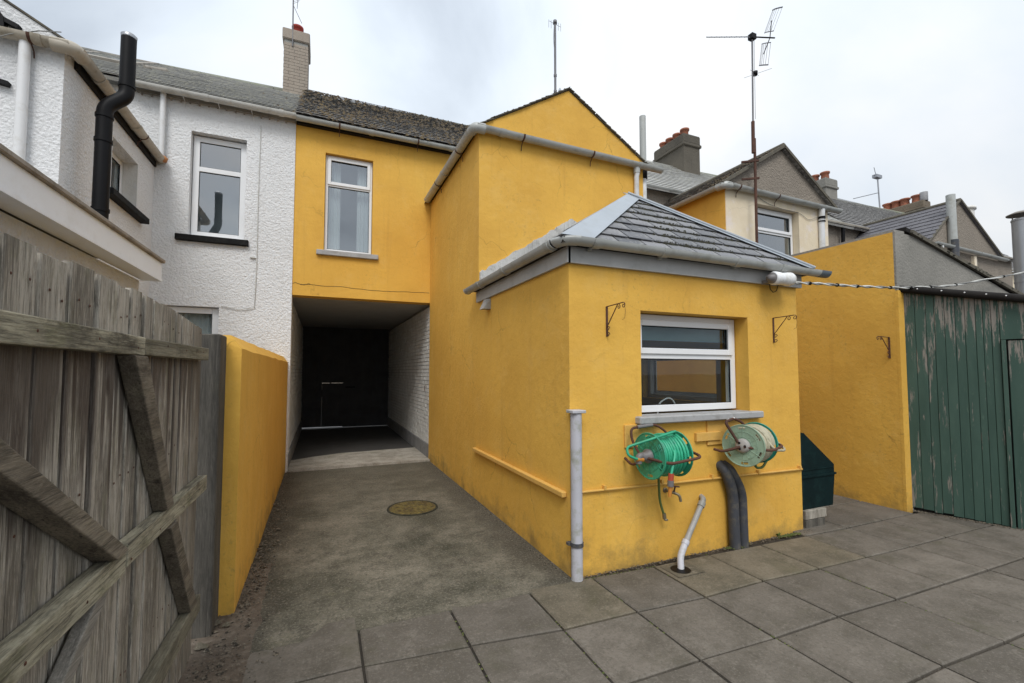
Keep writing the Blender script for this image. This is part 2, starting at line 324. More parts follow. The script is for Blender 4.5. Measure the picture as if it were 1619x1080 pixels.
M['wood_post'] = wood('dark_grey_timber', (0.085, 0.077, 0.064), (0.17, 0.155, 0.13), (0.02, 0.019, 0.016), 0.12, 0.5)
M['wood_pale'] = wood('newer_pale_timber', (0.36, 0.33, 0.28), (0.55, 0.51, 0.45), (0.2, 0.17, 0.13), 0.1, 0.2, ax=1)
M['wood_shade'] = plain('shade_dark_timber', (0.028, 0.024, 0.019), 0.95, 0.3)  # shade between the gate planks, put into the timber colour
def peeling():
    m = Mat('peeling_green_paint', 0.65); r = m.rnd()
    off = m.n('ShaderNodeCombineXYZ')
    for i, k in enumerate((13.0, 29.0, 7.0)): m.link(m.math('MULTIPLY', r, k), off.inputs[i])
    def sc(t):
        n = m.n('ShaderNodeMapping'); n.inputs['Scale'].default_value = t; m.link(m.co, n.inputs[0]); m.link(off.outputs[0], n.inputs['Location']); return n.outputs[0]
    g = m.mix(m.ramp(m.noise(1.0, 4, 0.6, sc((6, 6, 1.2))), (0.3, 0.0), (0.7, 1.0)), (0.028, 0.066, 0.050), (0.050, 0.100, 0.077))
    g = m.mix(m.ramp(m.noise(1.0, 4, 0.7, sc((30, 30, 9))), (0.62, 0.0), (0.70, 0.5)), g, (0.09, 0.15, 0.11))
    wd = m.mix(m.noise(1.0, 4, 0.7, sc((80, 80, 3))), (0.14, 0.125, 0.105), (0.32, 0.295, 0.26))
    q = m.z()
    # paint lost mostly below the eaves on the weathered boards and in long slivers
    big = m.noise(1.0, 7, 0.76, sc((17, 17, 1.5)))
    patch = m.noise(1.0, 3, 0.5, sc((1.2, 1.2, 0.5)))
    up = m.n('ShaderNodeMapRange'); m.link(q[2], up.inputs[0]); up.inputs['From Min'].default_value = 1.3; up.inputs['From Max'].default_value = 2.5; up.inputs['To Min'].default_value = 0.0; up.inputs['To Max'].default_value = 0.105
    tot = m.math('ADD', m.math('ADD', big, up.outputs[0]), m.math('MULTIPLY_ADD', patch, 0.26, -0.13))
    mask = m.ramp(tot, (0.592, 0.0), (0.615, 1.0))
    m.col(m.mix(mask, g, wd))
    m.bump(m.math('MULTIPLY', mask, -1.0), 0.5, 0.004); return m.m
M['peel'] = peeling()

def glass(name, refl, tint=(0.82, 0.86, 0.86)):
    m = Mat(name, 0.02); t = m.t; t.nodes.remove(m.b)
    tr = t.nodes.new('ShaderNodeBsdfTransparent'); tr.inputs[0].default_value = (*tint, 1)
    gl = t.nodes.new('ShaderNodeBsdfGlossy'); gl.inputs['Roughness'].default_value = 0.015; gl.inputs[0].default_value = (0.95, 0.97, 1, 1)
    fr = t.nodes.new('ShaderNodeFresnel'); fr.inputs[0].default_value = refl
    n = t.nodes.new('ShaderNodeTexNoise'); n.inputs['Scale'].default_value = 1.6; t.links.new(m.co, n.inputs['Vector'])
    bp = t.nodes.new('ShaderNodeBump'); bp.inputs['Strength'].default_value = 0.05; bp.inputs['Distance'].default_value = 0.02
    t.links.new(n.outputs['Fac'], bp.inputs['Height']); t.links.new(bp.outputs[0], gl.inputs['Normal'])
    ge = t.nodes.new('ShaderNodeNewGeometry'); iv = t.nodes.new('ShaderNodeMath'); iv.operation = 'SUBTRACT'; iv.inputs[0].default_value = 1.0; t.links.new(ge.outputs['Backfacing'], iv.inputs[1])
    mu = t.nodes.new('ShaderNodeMath'); mu.operation = 'MULTIPLY'; t.links.new(iv.outputs[0], mu.inputs[0]); t.links.new(fr.outputs[0], mu.inputs[1])
    mx = t.nodes.new('ShaderNodeMixShader'); t.links.new(mu.outputs[0], mx.inputs[0]); t.links.new(tr.outputs[0], mx.inputs[1]); t.links.new(gl.outputs[0], mx.inputs[2])
    t.links.new(mx.outputs[0], t.nodes['Material Output'].inputs[0]); return m.m
M['glass'] = glass('window_glass', 1.75)
M['glass_up'] = glass('bright_window_glass', 3.4)

# ------------------------------------------------------------------ mesh builder
BASE = {}
class MB:
    def __init__(s, T=None): s.v = []; s.f = []; s.sm = []; s.T = T or Matrix()
    def add(s, vs, fs, smooth=False):
        o = len(s.v); s.v += [s.T @ Vector(v) for v in vs]
        for f in fs: s.f.append(tuple(i+o for i in f)); s.sm.append(smooth)
        return s
    def box(s, x0, x1, y0, y1, z0, z1, rot=None, piv=None):
        vs = [Vector((x, y, z)) for x in (x0, x1) for y in (y0, y1) for z in (z0, z1)]
        if rot: 
            p = Vector(piv or ((x0+x1)/2, (y0+y1)/2, (z0+z1)/2)); vs = [rot @ (v-p) + p for v in vs]
        return s.add(vs, [(0,1,3,2),(4,6,7,5),(0,4,5,1),(2,3,7,6),(0,2,6,4),(1,5,7,3)])
    def cbox(s, x0, x1, y0, y1, z0, z1, b=0.004):   # box with chamfered edges
        b = min(b, (x1-x0)/3, (y1-y0)/3, (z1-z0)/3)
        vs = []; idx = {}
        X = (x0, x1); Y = (y0, y1); Z = (z0, z1)
        for i in (0, 1):
            for j in (0, 1):
                for k in (0, 1):
                    sx = b if i == 0 else -b; sy = b if j == 0 else -b; sz = b if k == 0 else -b
                    idx[i, j, k, 0] = len(vs); vs.append((X[i], Y[j]+sy, Z[k]+sz))
                    idx[i, j, k, 1] = len(vs); vs.append((X[i]+sx, Y[j], Z[k]+sz))
                    idx[i, j, k, 2] = len(vs); vs.append((X[i]+sx, Y[j]+sy, Z[k]))
        fs = []
        for i in (0, 1): fs.append([idx[i,0,0,0], idx[i,1,0,0], idx[i,1,1,0], idx[i,0,1,0]])
        for j in (0, 1): fs.append([idx[0,j,0,1], idx[1,j,0,1], idx[1,j,1,1], idx[0,j,1,1]])
        for k in (0, 1): fs.append([idx[0,0,k,2], idx[1,0,k,2], idx[1,1,k,2], idx[0,1,k,2]])
        for j in (0, 1):
            for k in (0, 1): fs.append([idx[0,j,k,1], idx[1,j,k,1], idx[1,j,k,2], idx[0,j,k,2]])
        for i in (0, 1):
            for k in (0, 1): fs.append([idx[i,0,k,0], idx[i,1,k,0], idx[i,1,k,2], idx[i,0,k,2]])
        for i in (0, 1):
            for j in (0, 1): fs.append([idx[i,j,0,0], idx[i,j,1,0], idx[i,j,1,1], idx[i,j,0,1]])
        for i in (0, 1):
            for j in (0, 1):
                for k in (0, 1): fs.append([idx[i,j,k,0], idx[i,j,k,1], idx[i,j,k,2]])
        c = Vector(((x0+x1)/2, (y0+y1)/2, (z0+z1)/2)); out = []
        for f in fs:
            a, b_, d = (Vector(vs[q]) for q in f[:3]); nn = (b_-a).cross(d-a)
            out.append(tuple(f) if nn.dot(a-c) > 0 else tuple(reversed(f)))
        return s.add(vs, out)
    def prism(s, poly, ax, a0, a1):      # poly in the other two axes
        n = len(poly)
        def mk(a, p): 
            return (a, p[0], p[1]) if ax == 0 else (p[0], a, p[1]) if ax == 1 else (p[0], p[1], a)
        vs = [mk(a0, p) for p in poly] + [mk(a1, p) for p in poly]
        fs = [tuple(range(n)), tuple(range(2*n-1, n-1, -1))] + [(i, i+n, (i+1) % n+n, (i+1) % n) for i in range(n)]
        return s.add(vs, fs)
    def slabpoly(s, pts, nrm, t):        # polygon given in 3D extruded by t along nrm
        n = len(pts); nrm = Vector(nrm).normalized(); vs = [Vector(p) for p in pts] + [Vector(p)+nrm*t for p in pts]
        return s.add(vs, [tuple(range(n-1, -1, -1)), tuple(range(n, 2*n))] + [(i, (i+1) % n, (i+1) % n+n, i+n) for i in range(n)])
    def bar(s, a, b, w, h, up=(0, 0, 1)):    # rectangular bar a->b
        a = Vector(a); b = Vector(b); d = (b-a).normalized(); u = Vector(up); sd_ = d.cross(u).normalized(); u = sd_.cross(d)
        vs = [p + sd_*(i*w/2) + u*(j*h/2) for p in (a, b) for i, j in ((-1,-1),(1,-1),(1,1),(-1,1))]
        return s.add(vs, [(0,1,2,3),(7,6,5,4),(0,4,5,1),(1,5,6,2),(2,6,7,3),(3,7,4,0)])
    def tube(s, pts, r, n=10, caps=True, smooth=True, closed=False):
        pts = [Vector(p) for p in pts]; m = len(pts); rr = r if isinstance(r, (list, tuple)) else [r]*m
        tg = []
        for i in range(m):
            if closed: d = (pts[(i+1) % m]-pts[i-1])
            else: d = (pts[min(i+1, m-1)]-pts[max(i-1, 0)])
            tg.append(d.normalized() if d.length > 1e-9 else Vector((0, 0, 1)))
        ref = Vector((0, 0, 1)) if abs(tg[0].z) < 0.9 else Vector((1, 0, 0))
        u = (ref - tg[0]*ref.dot(tg[0])).normalized(); vs = []
        for i in range(m):
            u = (u - tg[i]*u.dot(tg[i])).normalized(); w = tg[i].cross(u)
            for k in range(n):
                a = 2*math.pi*k/n; vs.append(pts[i] + (u*math.cos(a)+w*math.sin(a))*rr[i])
        o = len(s.v); fs = []
        for i in range(m if closed else m-1):
            j = (i+1) % m
            for k in range(n): fs.append((i*n+k, j*n+k, j*n+(k+1) % n, i*n+(k+1) % n)[::-1])
        s.add(vs, fs, smooth)
        if caps and not closed: s.add(vs[:n], [tuple(range(n))]); s.add(vs[-n:], [tuple(range(n-1, -1, -1))])
        return s
    def lathe(s, prof, c, ax=(0, 0, 1), n=20, smooth=True):   # prof: (radius, height)
        ax = Vector(ax).normalized(); u = ax.orthogonal().normalized(); w = ax.cross(u); c = Vector(c); vs = []
        for r, h in prof:
            for k in range(n):
                a = 2*math.pi*k/n; vs.append(c + ax*h + (u*math.cos(a)+w*math.sin(a))*max(r, 1e-4))
        fs = [(i*n+k, i*n+(k+1) % n, (i+1)*n+(k+1) % n, (i+1)*n+k) for i in range(len(prof)-1) for k in range(n)]
        return s.add(vs, fs, smooth)
    def gutter(s, a, b, r, t=0.005, n=10):   # half round trough, open upwards
        a = Vector(a); b = Vector(b); d = (b-a).normalized(); sd_ = d.cross(Vector((0, 0, 1))).normalized(); up = sd_.cross(d)
        vs = []
        for p in (a, b):
            for rad in (r, r-t):
                for k in range(n+1):
                    an = math.pi + math.pi*k/n; vs.append(p + sd_*math.cos(an)*rad + up*math.sin(an)*rad)
        q = n+1; fs = []
        for k in range(n): fs.append((k, k+1, 2*q+k+1, 2*q+k)); fs.append((q+k, 3*q+k, 3*q+k+1, q+k+1))
        s.add(vs, fs, True)
        s.add(vs, [(0, 2*q, 3*q, q), (n, q+n, 3*q+n, 2*q+n)] + [(k, q+k, q+k+1, k+1) for k in range(n)] + [(2*q+k, 2*q+k+1, 3*q+k+1, 3*q+k) for k in range(n)])
        return s
    def build(s, name, mat, parent=None, kind=None, origin=None, label=None):
        me = bpy.data.meshes.new(name); off = BASE[parent.name] if parent else Vector(origin or (0, 0, 0))
        me.from_pydata([tuple(v-off) for v in s.v], [], s.f)
        me.polygons.foreach_set('use_smooth', s.sm); me.materials.append(M[mat] if isinstance(mat, str) else mat)
        me.update()
        o = bpy.data.objects.new(name, me); COL.objects.link(o)
        if parent: o.parent = parent
        else: o.location = off
        BASE[o.name] = off
        if kind: o['kind'] = kind
        if label: o['label'] = label
        return o
def thing(name, label, cat, base=(0, 0, 0), group=None):
    o = bpy.data.objects.new(name, None); COL.objects.link(o); o.location = base; o.empty_display_size = 0.2
    o['label'] = label; o['category'] = cat; BASE[o.name] = Vector(base)
    if group: o['group'] = group
    return o
def tag(o, label, cat, group=None):
    o['label'] = label; o['category'] = cat
    if group: o['group'] = group
    return o
def fillet(pts, r, k=5):
    pts = [Vector(p) for p in pts]; out = [pts[0]]
    for a, b, c in zip(pts, pts[1:], pts[2:]):
        d1 = (a-b); d2 = (c-b); q = min(r, d1.length*0.45, d2.length*0.45); p1 = b+d1.normalized()*q; p2 = b+d2.normalized()*q
        for i in range(k+1):
            t = i/k; out.append(p1*(1-t)**2 + b*2*t*(1-t) + p2*t*t)
    out.append(pts[-1]); return out
def holes_wall(mb, x0, x1, z0, z1, y0, y1, holes, sw=False):   # wall in the XZ plane; sw: in the YZ plane
    xs = sorted({x0, x1, *[h[0] for h in holes], *[h[1] for h in holes]}); zs = sorted({z0, z1, *[h[2] for h in holes], *[h[3] for h in holes]})
    for a, b in zip(xs, xs[1:]):
        run = None
        for c, d in zip(zs, zs[1:]):
            mx, mz = (a+b)/2, (c+d)/2
            hol = any(h[0] < mx < h[1] and h[2] < mz < h[3] for h in holes)
            if hol:
                if run: (mb.box(a, b, y0, y1, *run) if not sw else mb.box(y0, y1, a, b, *run)); run = None
            else: run = (run[0], d) if run else (c, d)
        if run: (mb.box(a, b, y0, y1, *run) if not sw else mb.box(y0, y1, a, b, *run))
    return mb

def window(root, T, w, z0, z1, transom=None, fw=0.055, sash='top', sill=None, sill_mat='sill', glassm='glass', curtain=None, room='room', depth=1.0, open_room=False, fmat='upvc', rec=0.0):
    """frame front face at local y=0 with the opening from x 0..w; local y points indoors"""
    f = MB(T); d0, d1 = 0.0, 0.07
    f.cbox(0, fw, d0, d1, z0, z1); f.cbox(w-fw, w, d0, d1, z0, z1)
    f.cbox(fw, w-fw, d0, d1, z0, z0+fw); f.cbox(fw, w-fw, d0, d1, z1-fw, z1)
    if transom: f.cbox(fw, w-fw, d0, d1, transom-fw*0.45, transom+fw*0.45)
    win = f.build('window', fmat, root)
    lights = [(z0+fw, (transom-fw*0.45) if transom else z1-fw, sash in ('both', 'bottom'))]
    if transom: lights.append((transom+fw*0.45, z1-fw, sash in ('both', 'top')))
    for a, b, sh in lights:
        x0, x1 = fw, w-fw
        if sh:
            q = MB(T); t = 0.042; o = 0.012; e0, e1 = -0.018, -0.001
            q.cbox(x0-o, x0+t, e0, e1, a-o, b+o); q.cbox(x1-t, x1+o, e0, e1, a-o, b+o)
            q.cbox(x0+t, x1-t, e0, e1, a-o, a+t); q.cbox(x0+t, x1-t, e0, e1, b-t, b+o)
            q.build('sash', fmat, win); x0 += t; x1 -= t; a += t; b -= t
        g = MB(T); g.box(x0-0.008, x1+0.008, 0.022, 0.028, a-0.008, b+0.008); g.build('pane', glassm, win)
        k = MB(T)                                              # dark gasket round the pane
        for (p0, p1, r0, r1) in ((x0, x0+0.006, a, b), (x1-0.006, x1, a, b), (x0, x1, a, a+0.006), (x0, x1, b-0.006, b)):
            k.box(p0, p1, 0.008, 0.021, r0, r1)
        k.build('gasket', 'black', win)
    if curtain:
        for (c0, c1) in curtain:
            c = MB(T); n = 28; amp = 0.014; vs = []; 
            for i in range(n+1):
                x = c0+(c1-c0)*i/n; y = 0.14 + amp*math.sin(i*1.7)+amp*0.6*math.sin(i*0.73+1)
                vs += [(x, y, z0+0.03), (x, y, z1-0.03)]
            c.add(vs, [(2*i, 2*i+2, 2*i+3, 2*i+1) for i in range(n)], True)
            vs2 = [(x, y+0.002, z) for x, y, z in vs]; c.add(vs2, [(2*i+1, 2*i+3, 2*i+2, 2*i) for i in range(n)], True)
            c.build('curtain', 'curtain', win)
    if not open_room:
        r_ = MB(T); y0 = 0.075; a, b, c, d = -0.3, w+0.3, z0-0.4, z1+0.25
        r_.box(a, b, depth, depth+0.03, c, d); r_.box(a-0.03, a, y0, depth, c, d); r_.box(b, b+0.03, y0, depth, c, d)
        r_.box(a, b, y0, depth, d, d+0.03); r_.box(a, b, y0, depth, c-0.03, c)
        r_.build('interior', room, win)
    if sill:
        q = MB(T); x0, x1, y0, h0, h1 = sill; q.cbox(x0, x1, y0, -0.001, h0, h1, 0.008); q.build('sill', sill_mat, win)
    return win

def clip(poly, region):
    """Sutherland-Hodgman, region is a CCW convex polygon"""
    out = poly
    for i in range(len(region)):
        a, b = region[i], region[(i+1) % len(region)]; inp = out; out = []
        if not inp: return []
        side = lambda p: (b[0]-a[0])*(p[1]-a[1])-(b[1]-a[1])*(p[0]-a[0])
        for j in range(len(inp)):
            p, q = inp[j], inp[(j+1) % len(inp)]; sp, sq = side(p), side(q)
            if sp >= 0: out.append(p)
            if sp*sq < 0: t = sp/(sp-sq); out.append((p[0]+(q[0]-p[0])*t, p[1]+(q[1]-p[1])*t))
    return out
def slate_field(o, u, v, region, sw, ex, t=0.007, jit=0.004, rnd=random, g=0.0035):
    """yield vertex/face lists of slates lying on the plane o + u*a + v*b; v points up the slope"""
    o = Vector(o); u = Vector(u).normalized(); v = Vector(v).normalized(); n = u.cross(v).normalized()
    if n.z < 0: n = -n
    amin = min(p[0] for p in region); amax = max(p[0] for p in region); bmax = max(p[1] for p in region); b = min(p[1] for p in region)
    row = 0; res = []
    while b < bmax-0.01:
        a = amin-sw*(0.5 if row % 2 else 1.0)+rnd.uniform(-0.03, 0.03)
        while a < amax:
            b0 = b+rnd.uniform(-jit, jit)
            P = clip([(a+g, b0), (a+sw-g, b0), (a+sw-g, b+ex*1.12), (a+g, b+ex*1.12)], region)
            if len(P) > 2:
                lift = rnd.uniform(0, 0.003); top = []; bot = []
                for (pa, pb) in P:
                    hgt = t*1.9*(1-(pb-b)/(ex*1.12)) + 0.002 + lift
                    base = o+u*pa+v*pb; top.append(base+n*(hgt+t)); bot.append(base+n*hgt)
                k = len(P)
                if (top[1]-top[0]).cross(top[2]-top[1]).dot(n) < 0: top.reverse(); bot.reverse()
                res.append((bot+top, [tuple(range(k, 2*k)), tuple(range(k-1, -1, -1))]+[(i, (i+1) % k, (i+1) % k+k, i+k) for i in range(k)], (P, b0)))
            a += sw
        b += ex; row += 1
    return res
def lump(mb, c, r, fl=0.6, n=None, rnd=random):
    """a small faceted clump (8 triangles, irregular)"""
    c = Vector(c); n = Vector(n or (0, 0, 1)).normalized(); u = n.orthogonal().normalized(); w = n.cross(u); a0 = rnd.uniform(0, 6.28)
    vs = [c+n*r*fl*rnd.uniform(0.7, 1.2)]
    for k in range(5):
        a = a0+k*1.2566; vs.append(c+(u*math.cos(a)+w*math.sin(a))*r*rnd.uniform(0.65, 1.3)-n*r*0.1)
    mb.add(vs, [(0, k+1, (k+1) % 5+1) for k in range(5)], True)

def chimney_pots(root, spots, z, r=0.12, h=0.32, mat='terracotta'):
    for (x, y) in spots:
        MB().lathe([(r*0.95, 0), (r*0.85, h*0.75), (r*1.1, h*0.8), (r*1.1, h*0.97), (r*0.9, h), (r*0.75, h), (r*0.7, h*0.3), (0.0, h*0.28)], (x, y, z)).build('chimney_pot', mat, root)
def ident(x, y): return Matrix.Translation((x, y, 0))

# ------------------------------------------------------------------ ground, driveway, paving
g = MB(); g.box(-220, 220, -200, 260, -0.5, -0.06); g.build('ground', 'asphalt', kind='structure')
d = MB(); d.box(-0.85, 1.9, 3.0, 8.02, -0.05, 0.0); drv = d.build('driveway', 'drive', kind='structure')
# passage floor: a slightly raised slab with a ragged front lip
p = MB(); pts = []; N = 26
for i in range(N+1):
    x = -0.5+2.36*i/N; pts.append((x, 8.17-0.06*(x+0.5)+0.03*mnoise.noise(Vector((x*3, 1, 2)))))
p = MB(); poly = pts+[(1.86, 9.45), (0.4, 9.35), (-0.1, 9.15), (-0.5, 8.9)]; p.prism(poly, 2, -0.05, 0.028)
p.build('passage_floor', 'passage_floor', kind='structure')
p = MB(); p.box(-0.5, 1.86, 8.8, 13.8, -0.05, 0.018); p.build('passage_tarmac', 'dark_tarmac', kind='structure')
MB().box(-8, 12, 14.0, 15.8, -0.05, 0.0).build('street_pavement', 'kerbstone', kind='structure')
c = MB(); pp = [(-0.5+1.15*i/14, 5.47-0.06*i/14+0.01*mnoise.noise(Vector((i*0.9, 0, 0))), 0.0005) for i in range(15)]
c.tube(pp, 0.004, 5); j = c.build('joint_line', 'slab_buff'); j.parent = drv; j['kind'] = 'stuff'

XL = [-0.95, -0.36, 0.245, 0.832, 1.420, 1.973, 2.553, 3.155, 3.772, 4.380, 5.014, 5.621, 6.22, 6.83]
YR = [4.66, 4.12, 3.58, 3.04, 2.50, 1.955, 1.412, 0.87, 0.33, -0.21]
def gofs(x): 
    P = [(-1, .14), (.25, .132), (.83, .08), (1.42, .01), (2.0, -.003), (2.5, -.032), (3.15, -.03), (3.8, -.06), (5, -.085), (7, -.10)]
    for (a, b), (c_, d_) in zip(P, P[1:]):
        if a <= x <= c_: return b+(d_-b)*(x-a)/(c_-a)
    return P[-1][1]
def gp(i, k): 
    rr = random.Random(i*97+k); x = XL[i]; s_ = 1.0 if k < 5 else 0.75
    return (x+rr.uniform(-.004, .004), YR[k]+gofs(x)*s_+rr.uniform(-.004, .004))
patio = thing('paving', '', '', (2, 2, 0)); 
for k_ in ('label', 'category'): del patio[k_]
patio['kind'] = 'structure'
MB().box(-0.9, 7.4, -0.4, 3.10, -0.058, -0.022).build('joint_sand', 'joint', patio)
MB().box(4.56, 7.4, 3.10, 5.34, -0.058, -0.0225).build('joint_sand', 'joint', patio)
for i in range(len(XL)-1):
    for k in range(len(YR)-1):
        if k < 3 and XL[i+1] < 5.0: continue
        if k < 3 and XL[i] > 6.0: continue
        if i == 0 and k < 6: continue
        q = [gp(i, k+1), gp(i+1, k+1), gp(i+1, k), gp(i, k)]
        cx_ = sum(a for a, b in q)/4; cy_ = sum(b for a, b in q)/4
        rr = random.Random(i*31+k*7); gap = 0.0075; vs = []
        tx, ty, dz = rr.uniform(-.004, .004), rr.uniform(-.004, .004), rr.uniform(-.0025, .0015)
        for (ins, zz_) in ((gap, -0.03), (gap, -0.006), (gap+0.009, 0.0)):
            for (x, y) in q:
                sx = 1 if x < cx_ else -1; sy = 1 if y < cy_ else -1
                X, Y = x+sx*ins, y+sy*ins; vs.append((X, Y, zz_+dz+tx*(X-cx_)+ty*(Y-cy_)))
        fs = [(8, 9, 10, 11)]+[(a, (a+1) % 4, (a+1) % 4+4, a+4) for a in range(4)]+[(a+4, (a+1) % 4+4, (a+1) % 4+8, a+8) for a in range(4)]
        b_ = MB(); b_.add(vs, fs); buff = (i, k) in ((7, 3), (4, 3), (6, 3), (8, 3))
        me_parent_off = BASE[patio.name]
        o_ = b_.build('slab', 'slab_buff' if buff else 'slab', None, origin=(cx_, cy_, 0)); o_.parent = patio; o_.location = Vector((cx_, cy_, 0))-me_parent_off

# soil, loose debris and moss along joints
sm = MB(); n1 = 30
vs = []; 
for i in range(n1+1):
    for j in range(9):
        y = 4.3-3.5*i/n1; x = -1.3+ (0.98+0.05*mnoise.noise(Vector((y*4, 0, 5))))*j/8
        e_ = 1 if 0 < j < 8 else 0
        vs.append((x, y, (0.012+0.022*abs(mnoise.noise(Vector((x*6, y*6, 1)))))*e_ - (0.004 if j == 8 else 0)))
sm.add(vs, [(i*9+j, (i+1)*9+j, (i+1)*9+j+1, i*9+j+1) for i in range(n1) for j in range(8)], True)
sm.build('soil_strip', 'soil', kind='structure')
db = MB(); rd = random.Random(5)
for _ in range(2600):                       # crumbs of mortar, leaves and grit beside the boundary wall
    y = rd.uniform(2.1, 8.0); a = abs(rd.gauss(0, 0.085)); x = -0.49+a
    if y < 3.5: x = rd.gauss(-0.50, 0.13)
    if x > 0.3: continue
    zb = 0.004 if x > -0.34 else 0.022
    lump(db, (x, y, zb), rd.uniform(0.003, 0.009) if rd.random() < 0.95 else rd.uniform(0.010, 0.022), rd.uniform(0.2, 0.6), rnd=rd)
for _ in range(900):
    y = rd.uniform(3.1, 8.0); x = 1.81-abs(rd.gauss(0, 0.05)); lump(db, (x, y, 0.002), rd.uniform(0.003, 0.009), 0.5, rnd=rd)
for _ in range(800):
    x = rd.uniform(1.85, 4.6); y = 3.075-abs(rd.gauss(0, 0.03)); lump(db, (x, y, 0.0), rd.uniform(0.003, 0.009), 0.5, rnd=rd)
for _ in range(700):
    y = rd.uniform(2.0, 3.0); x = 6.36+0.318*(3.0-y)-abs(rd.gauss(0, 0.04)); lump(db, (x, y, 0.002), rd.uniform(0.004, 0.014), 0.5, rnd=rd)
for _ in range(420):
    x, y = rd.uniform(-0.4, 1.8), rd.uniform(3.2, 8.0); lump(db, (x, y, 0.001), rd.uniform(0.002, 0.006), 0.5, rnd=rd)
for _ in range(120):
    x, y = rd.uniform(-0.3, 6.2), rd.uniform(0.9, 3.0); lump(db, (x, y, 0.001), rd.uniform(0.002, 0.005), 0.5, rnd=rd)
o_ = db.build('debris', 'debris', kind='stuff'); tag(o_, 'loose grit, crumbs and dead leaves along the wall feet', 'debris')
mj = MB()
for _ in range(1100):
    if rd.random() < 0.6:
        i = rd.randrange(1, 12); x = XL[i]+rd.gauss(0, 0.003); y = rd.uniform(0.8, 3.05)
        if mnoise.noise(Vector((x*2, y*2.3, 8))) < 0.12: continue
    else:
        x = rd.uniform(-0.3, 2.6); y = YR[3]+gofs(x)+rd.gauss(0, 0.005)
    lump(mj, (x, y, -0.007), rd.uniform(0.004, 0.009), 0.7, rnd=rd)
for _ in range(260):
    x = rd.choice([3.46, 3.58, 4.2, 4.3])+rd.gauss(0, 0.05); lump(mj, (x, 3.06-abs(rd.gauss(0, 0.02)), 0.0), rd.uniform(0.004, 0.012), 0.8, rnd=rd)
o_ = mj.build('moss', 'moss_green', kind='stuff'); tag(o_, 'green moss in the paving joints', 'moss')
ston = MB(); rs = random.Random(9)
for (x, y, r, m2) in ((-0.56, 3.38, 0.022, 0), (-0.5, 3.32, 0.018, 0), (-0.60, 3.12, 0.03, 0)):
    lump(ston, (x, y, 0.03), r, 0.7, rnd=rs)
    for _ in range(4): lump(ston, (x+rs.uniform(-.03, .03), y+rs.uniform(-.03, .03), 0.03), r*0.8, 0.7, rnd=rs)
tag(ston.build('rubble', 'slab_buff', kind='stuff'), 'broken pieces of mortar at the foot of the gate post', 'rubble')

# ------------------------------------------------------------------ the yellow house
yh = thing('yellow_house', 'mustard yellow terraced house with covered passage and slate-roofed kitchen extension', 'house', (1.8, 8.14, 0))
def ridge_z(x): return 7.90+0.025*x
w = MB(); holes_wall(w, -0.482, 6.17, 2.87, 5.80, 8.14, 8.40, [(-0.003, 0.78, 3.65, 5.36)]); w.box(1.96, 6.17, 8.14, 8.40, 0, 2.87)
w.build('wall', 'yellow', yh)
w = MB(); w.box(1.82, 2.02, 5.35, 8.138, 0, 4.74); w.box(4.25, 4.45, 5.35, 8.138, 0, 4.74)
w.prism([(2.02, 0), (4.25, 0), (4.25, 4.74), (2.02, 4.74)], 1, 5.35, 5.55)
w.prism([(1.82, 4.74), (4.45, 4.74), (4.45, 4.802), (3.157, 5.592), (1.82, 4.788)], 1, 5.35, 5.55)
w.build('return_wall', 'yellow', yh)
# kitchen extension walls (hollow, with a window in front and one in the right side)
w = MB(); holes_wall(w, 1.82, 4.55, -0.05, 2.52, 3.10, 3.32, [(2.53, 3.83, 1.19, 2.132)])
w.box(1.82, 2.04, 3.32, 5.35, -0.05, 2.52)
holes_wall(w, 3.32, 5.80, -0.05, 2.52, 4.33, 4.55, [(3.95, 5.28, 1.23, 1.86)], sw=True)
w.build('kitchen_wall', 'yellow', yh)
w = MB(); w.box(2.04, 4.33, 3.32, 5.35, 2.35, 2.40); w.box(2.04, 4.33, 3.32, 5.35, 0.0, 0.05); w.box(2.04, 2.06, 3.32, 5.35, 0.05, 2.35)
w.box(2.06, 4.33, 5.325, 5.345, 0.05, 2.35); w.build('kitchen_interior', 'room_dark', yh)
w = MB(); w.box(2.3, 3.9, 3.33, 3.85, 0.86, 0.90); wt = w.build('worktop', 'plastic_grey', yh)
tp = MB(); tp.tube(fillet([(3.05, 3.5, 0.9), (3.05, 3.5, 1.29), (3.2, 3.48, 1.36), (3.27, 3.46, 1.22)], 0.12, 6), 0.008, 8); tp.build('kitchen_tap', 'nail', yh)
# front window
window(yh, Matrix.Translation((2.545, 3.245, 0)), 1.275, 1.235, 2.125, transom=1.748, fw=0.062, sash='top', open_room=True)
b_ = MB(); b_.cbox(2.46, 3.94, 3.03, 3.243, 1.158, 1.222, 0.01); b_.build('window_sill', 'sill', yh)
bl = MB(); 
vs = []
for i in range(41): vs += [(2.60+1.18*i/40, 3.345+0.002*math.sin(i), 1.915), (2.60+1.18*i/40, 3.345+0.002*math.sin(i), 2.13)]
bl.add(vs, [(2*i, 2*i+2, 2*i+3, 2*i+1) for i in range(40)], True); bl.box(2.60, 3.78, 3.337, 3.352, 1.895, 1.915); bl.build('blind', 'blind', yh)
T = Matrix.Translation((4.50, 3.955, 0)) @ Matrix.Rotation(R(90), 4, 'Z')
window(yh, T, 1.32, 1.235, 1.855, fw=0.05, sash='bottom', open_room=True)
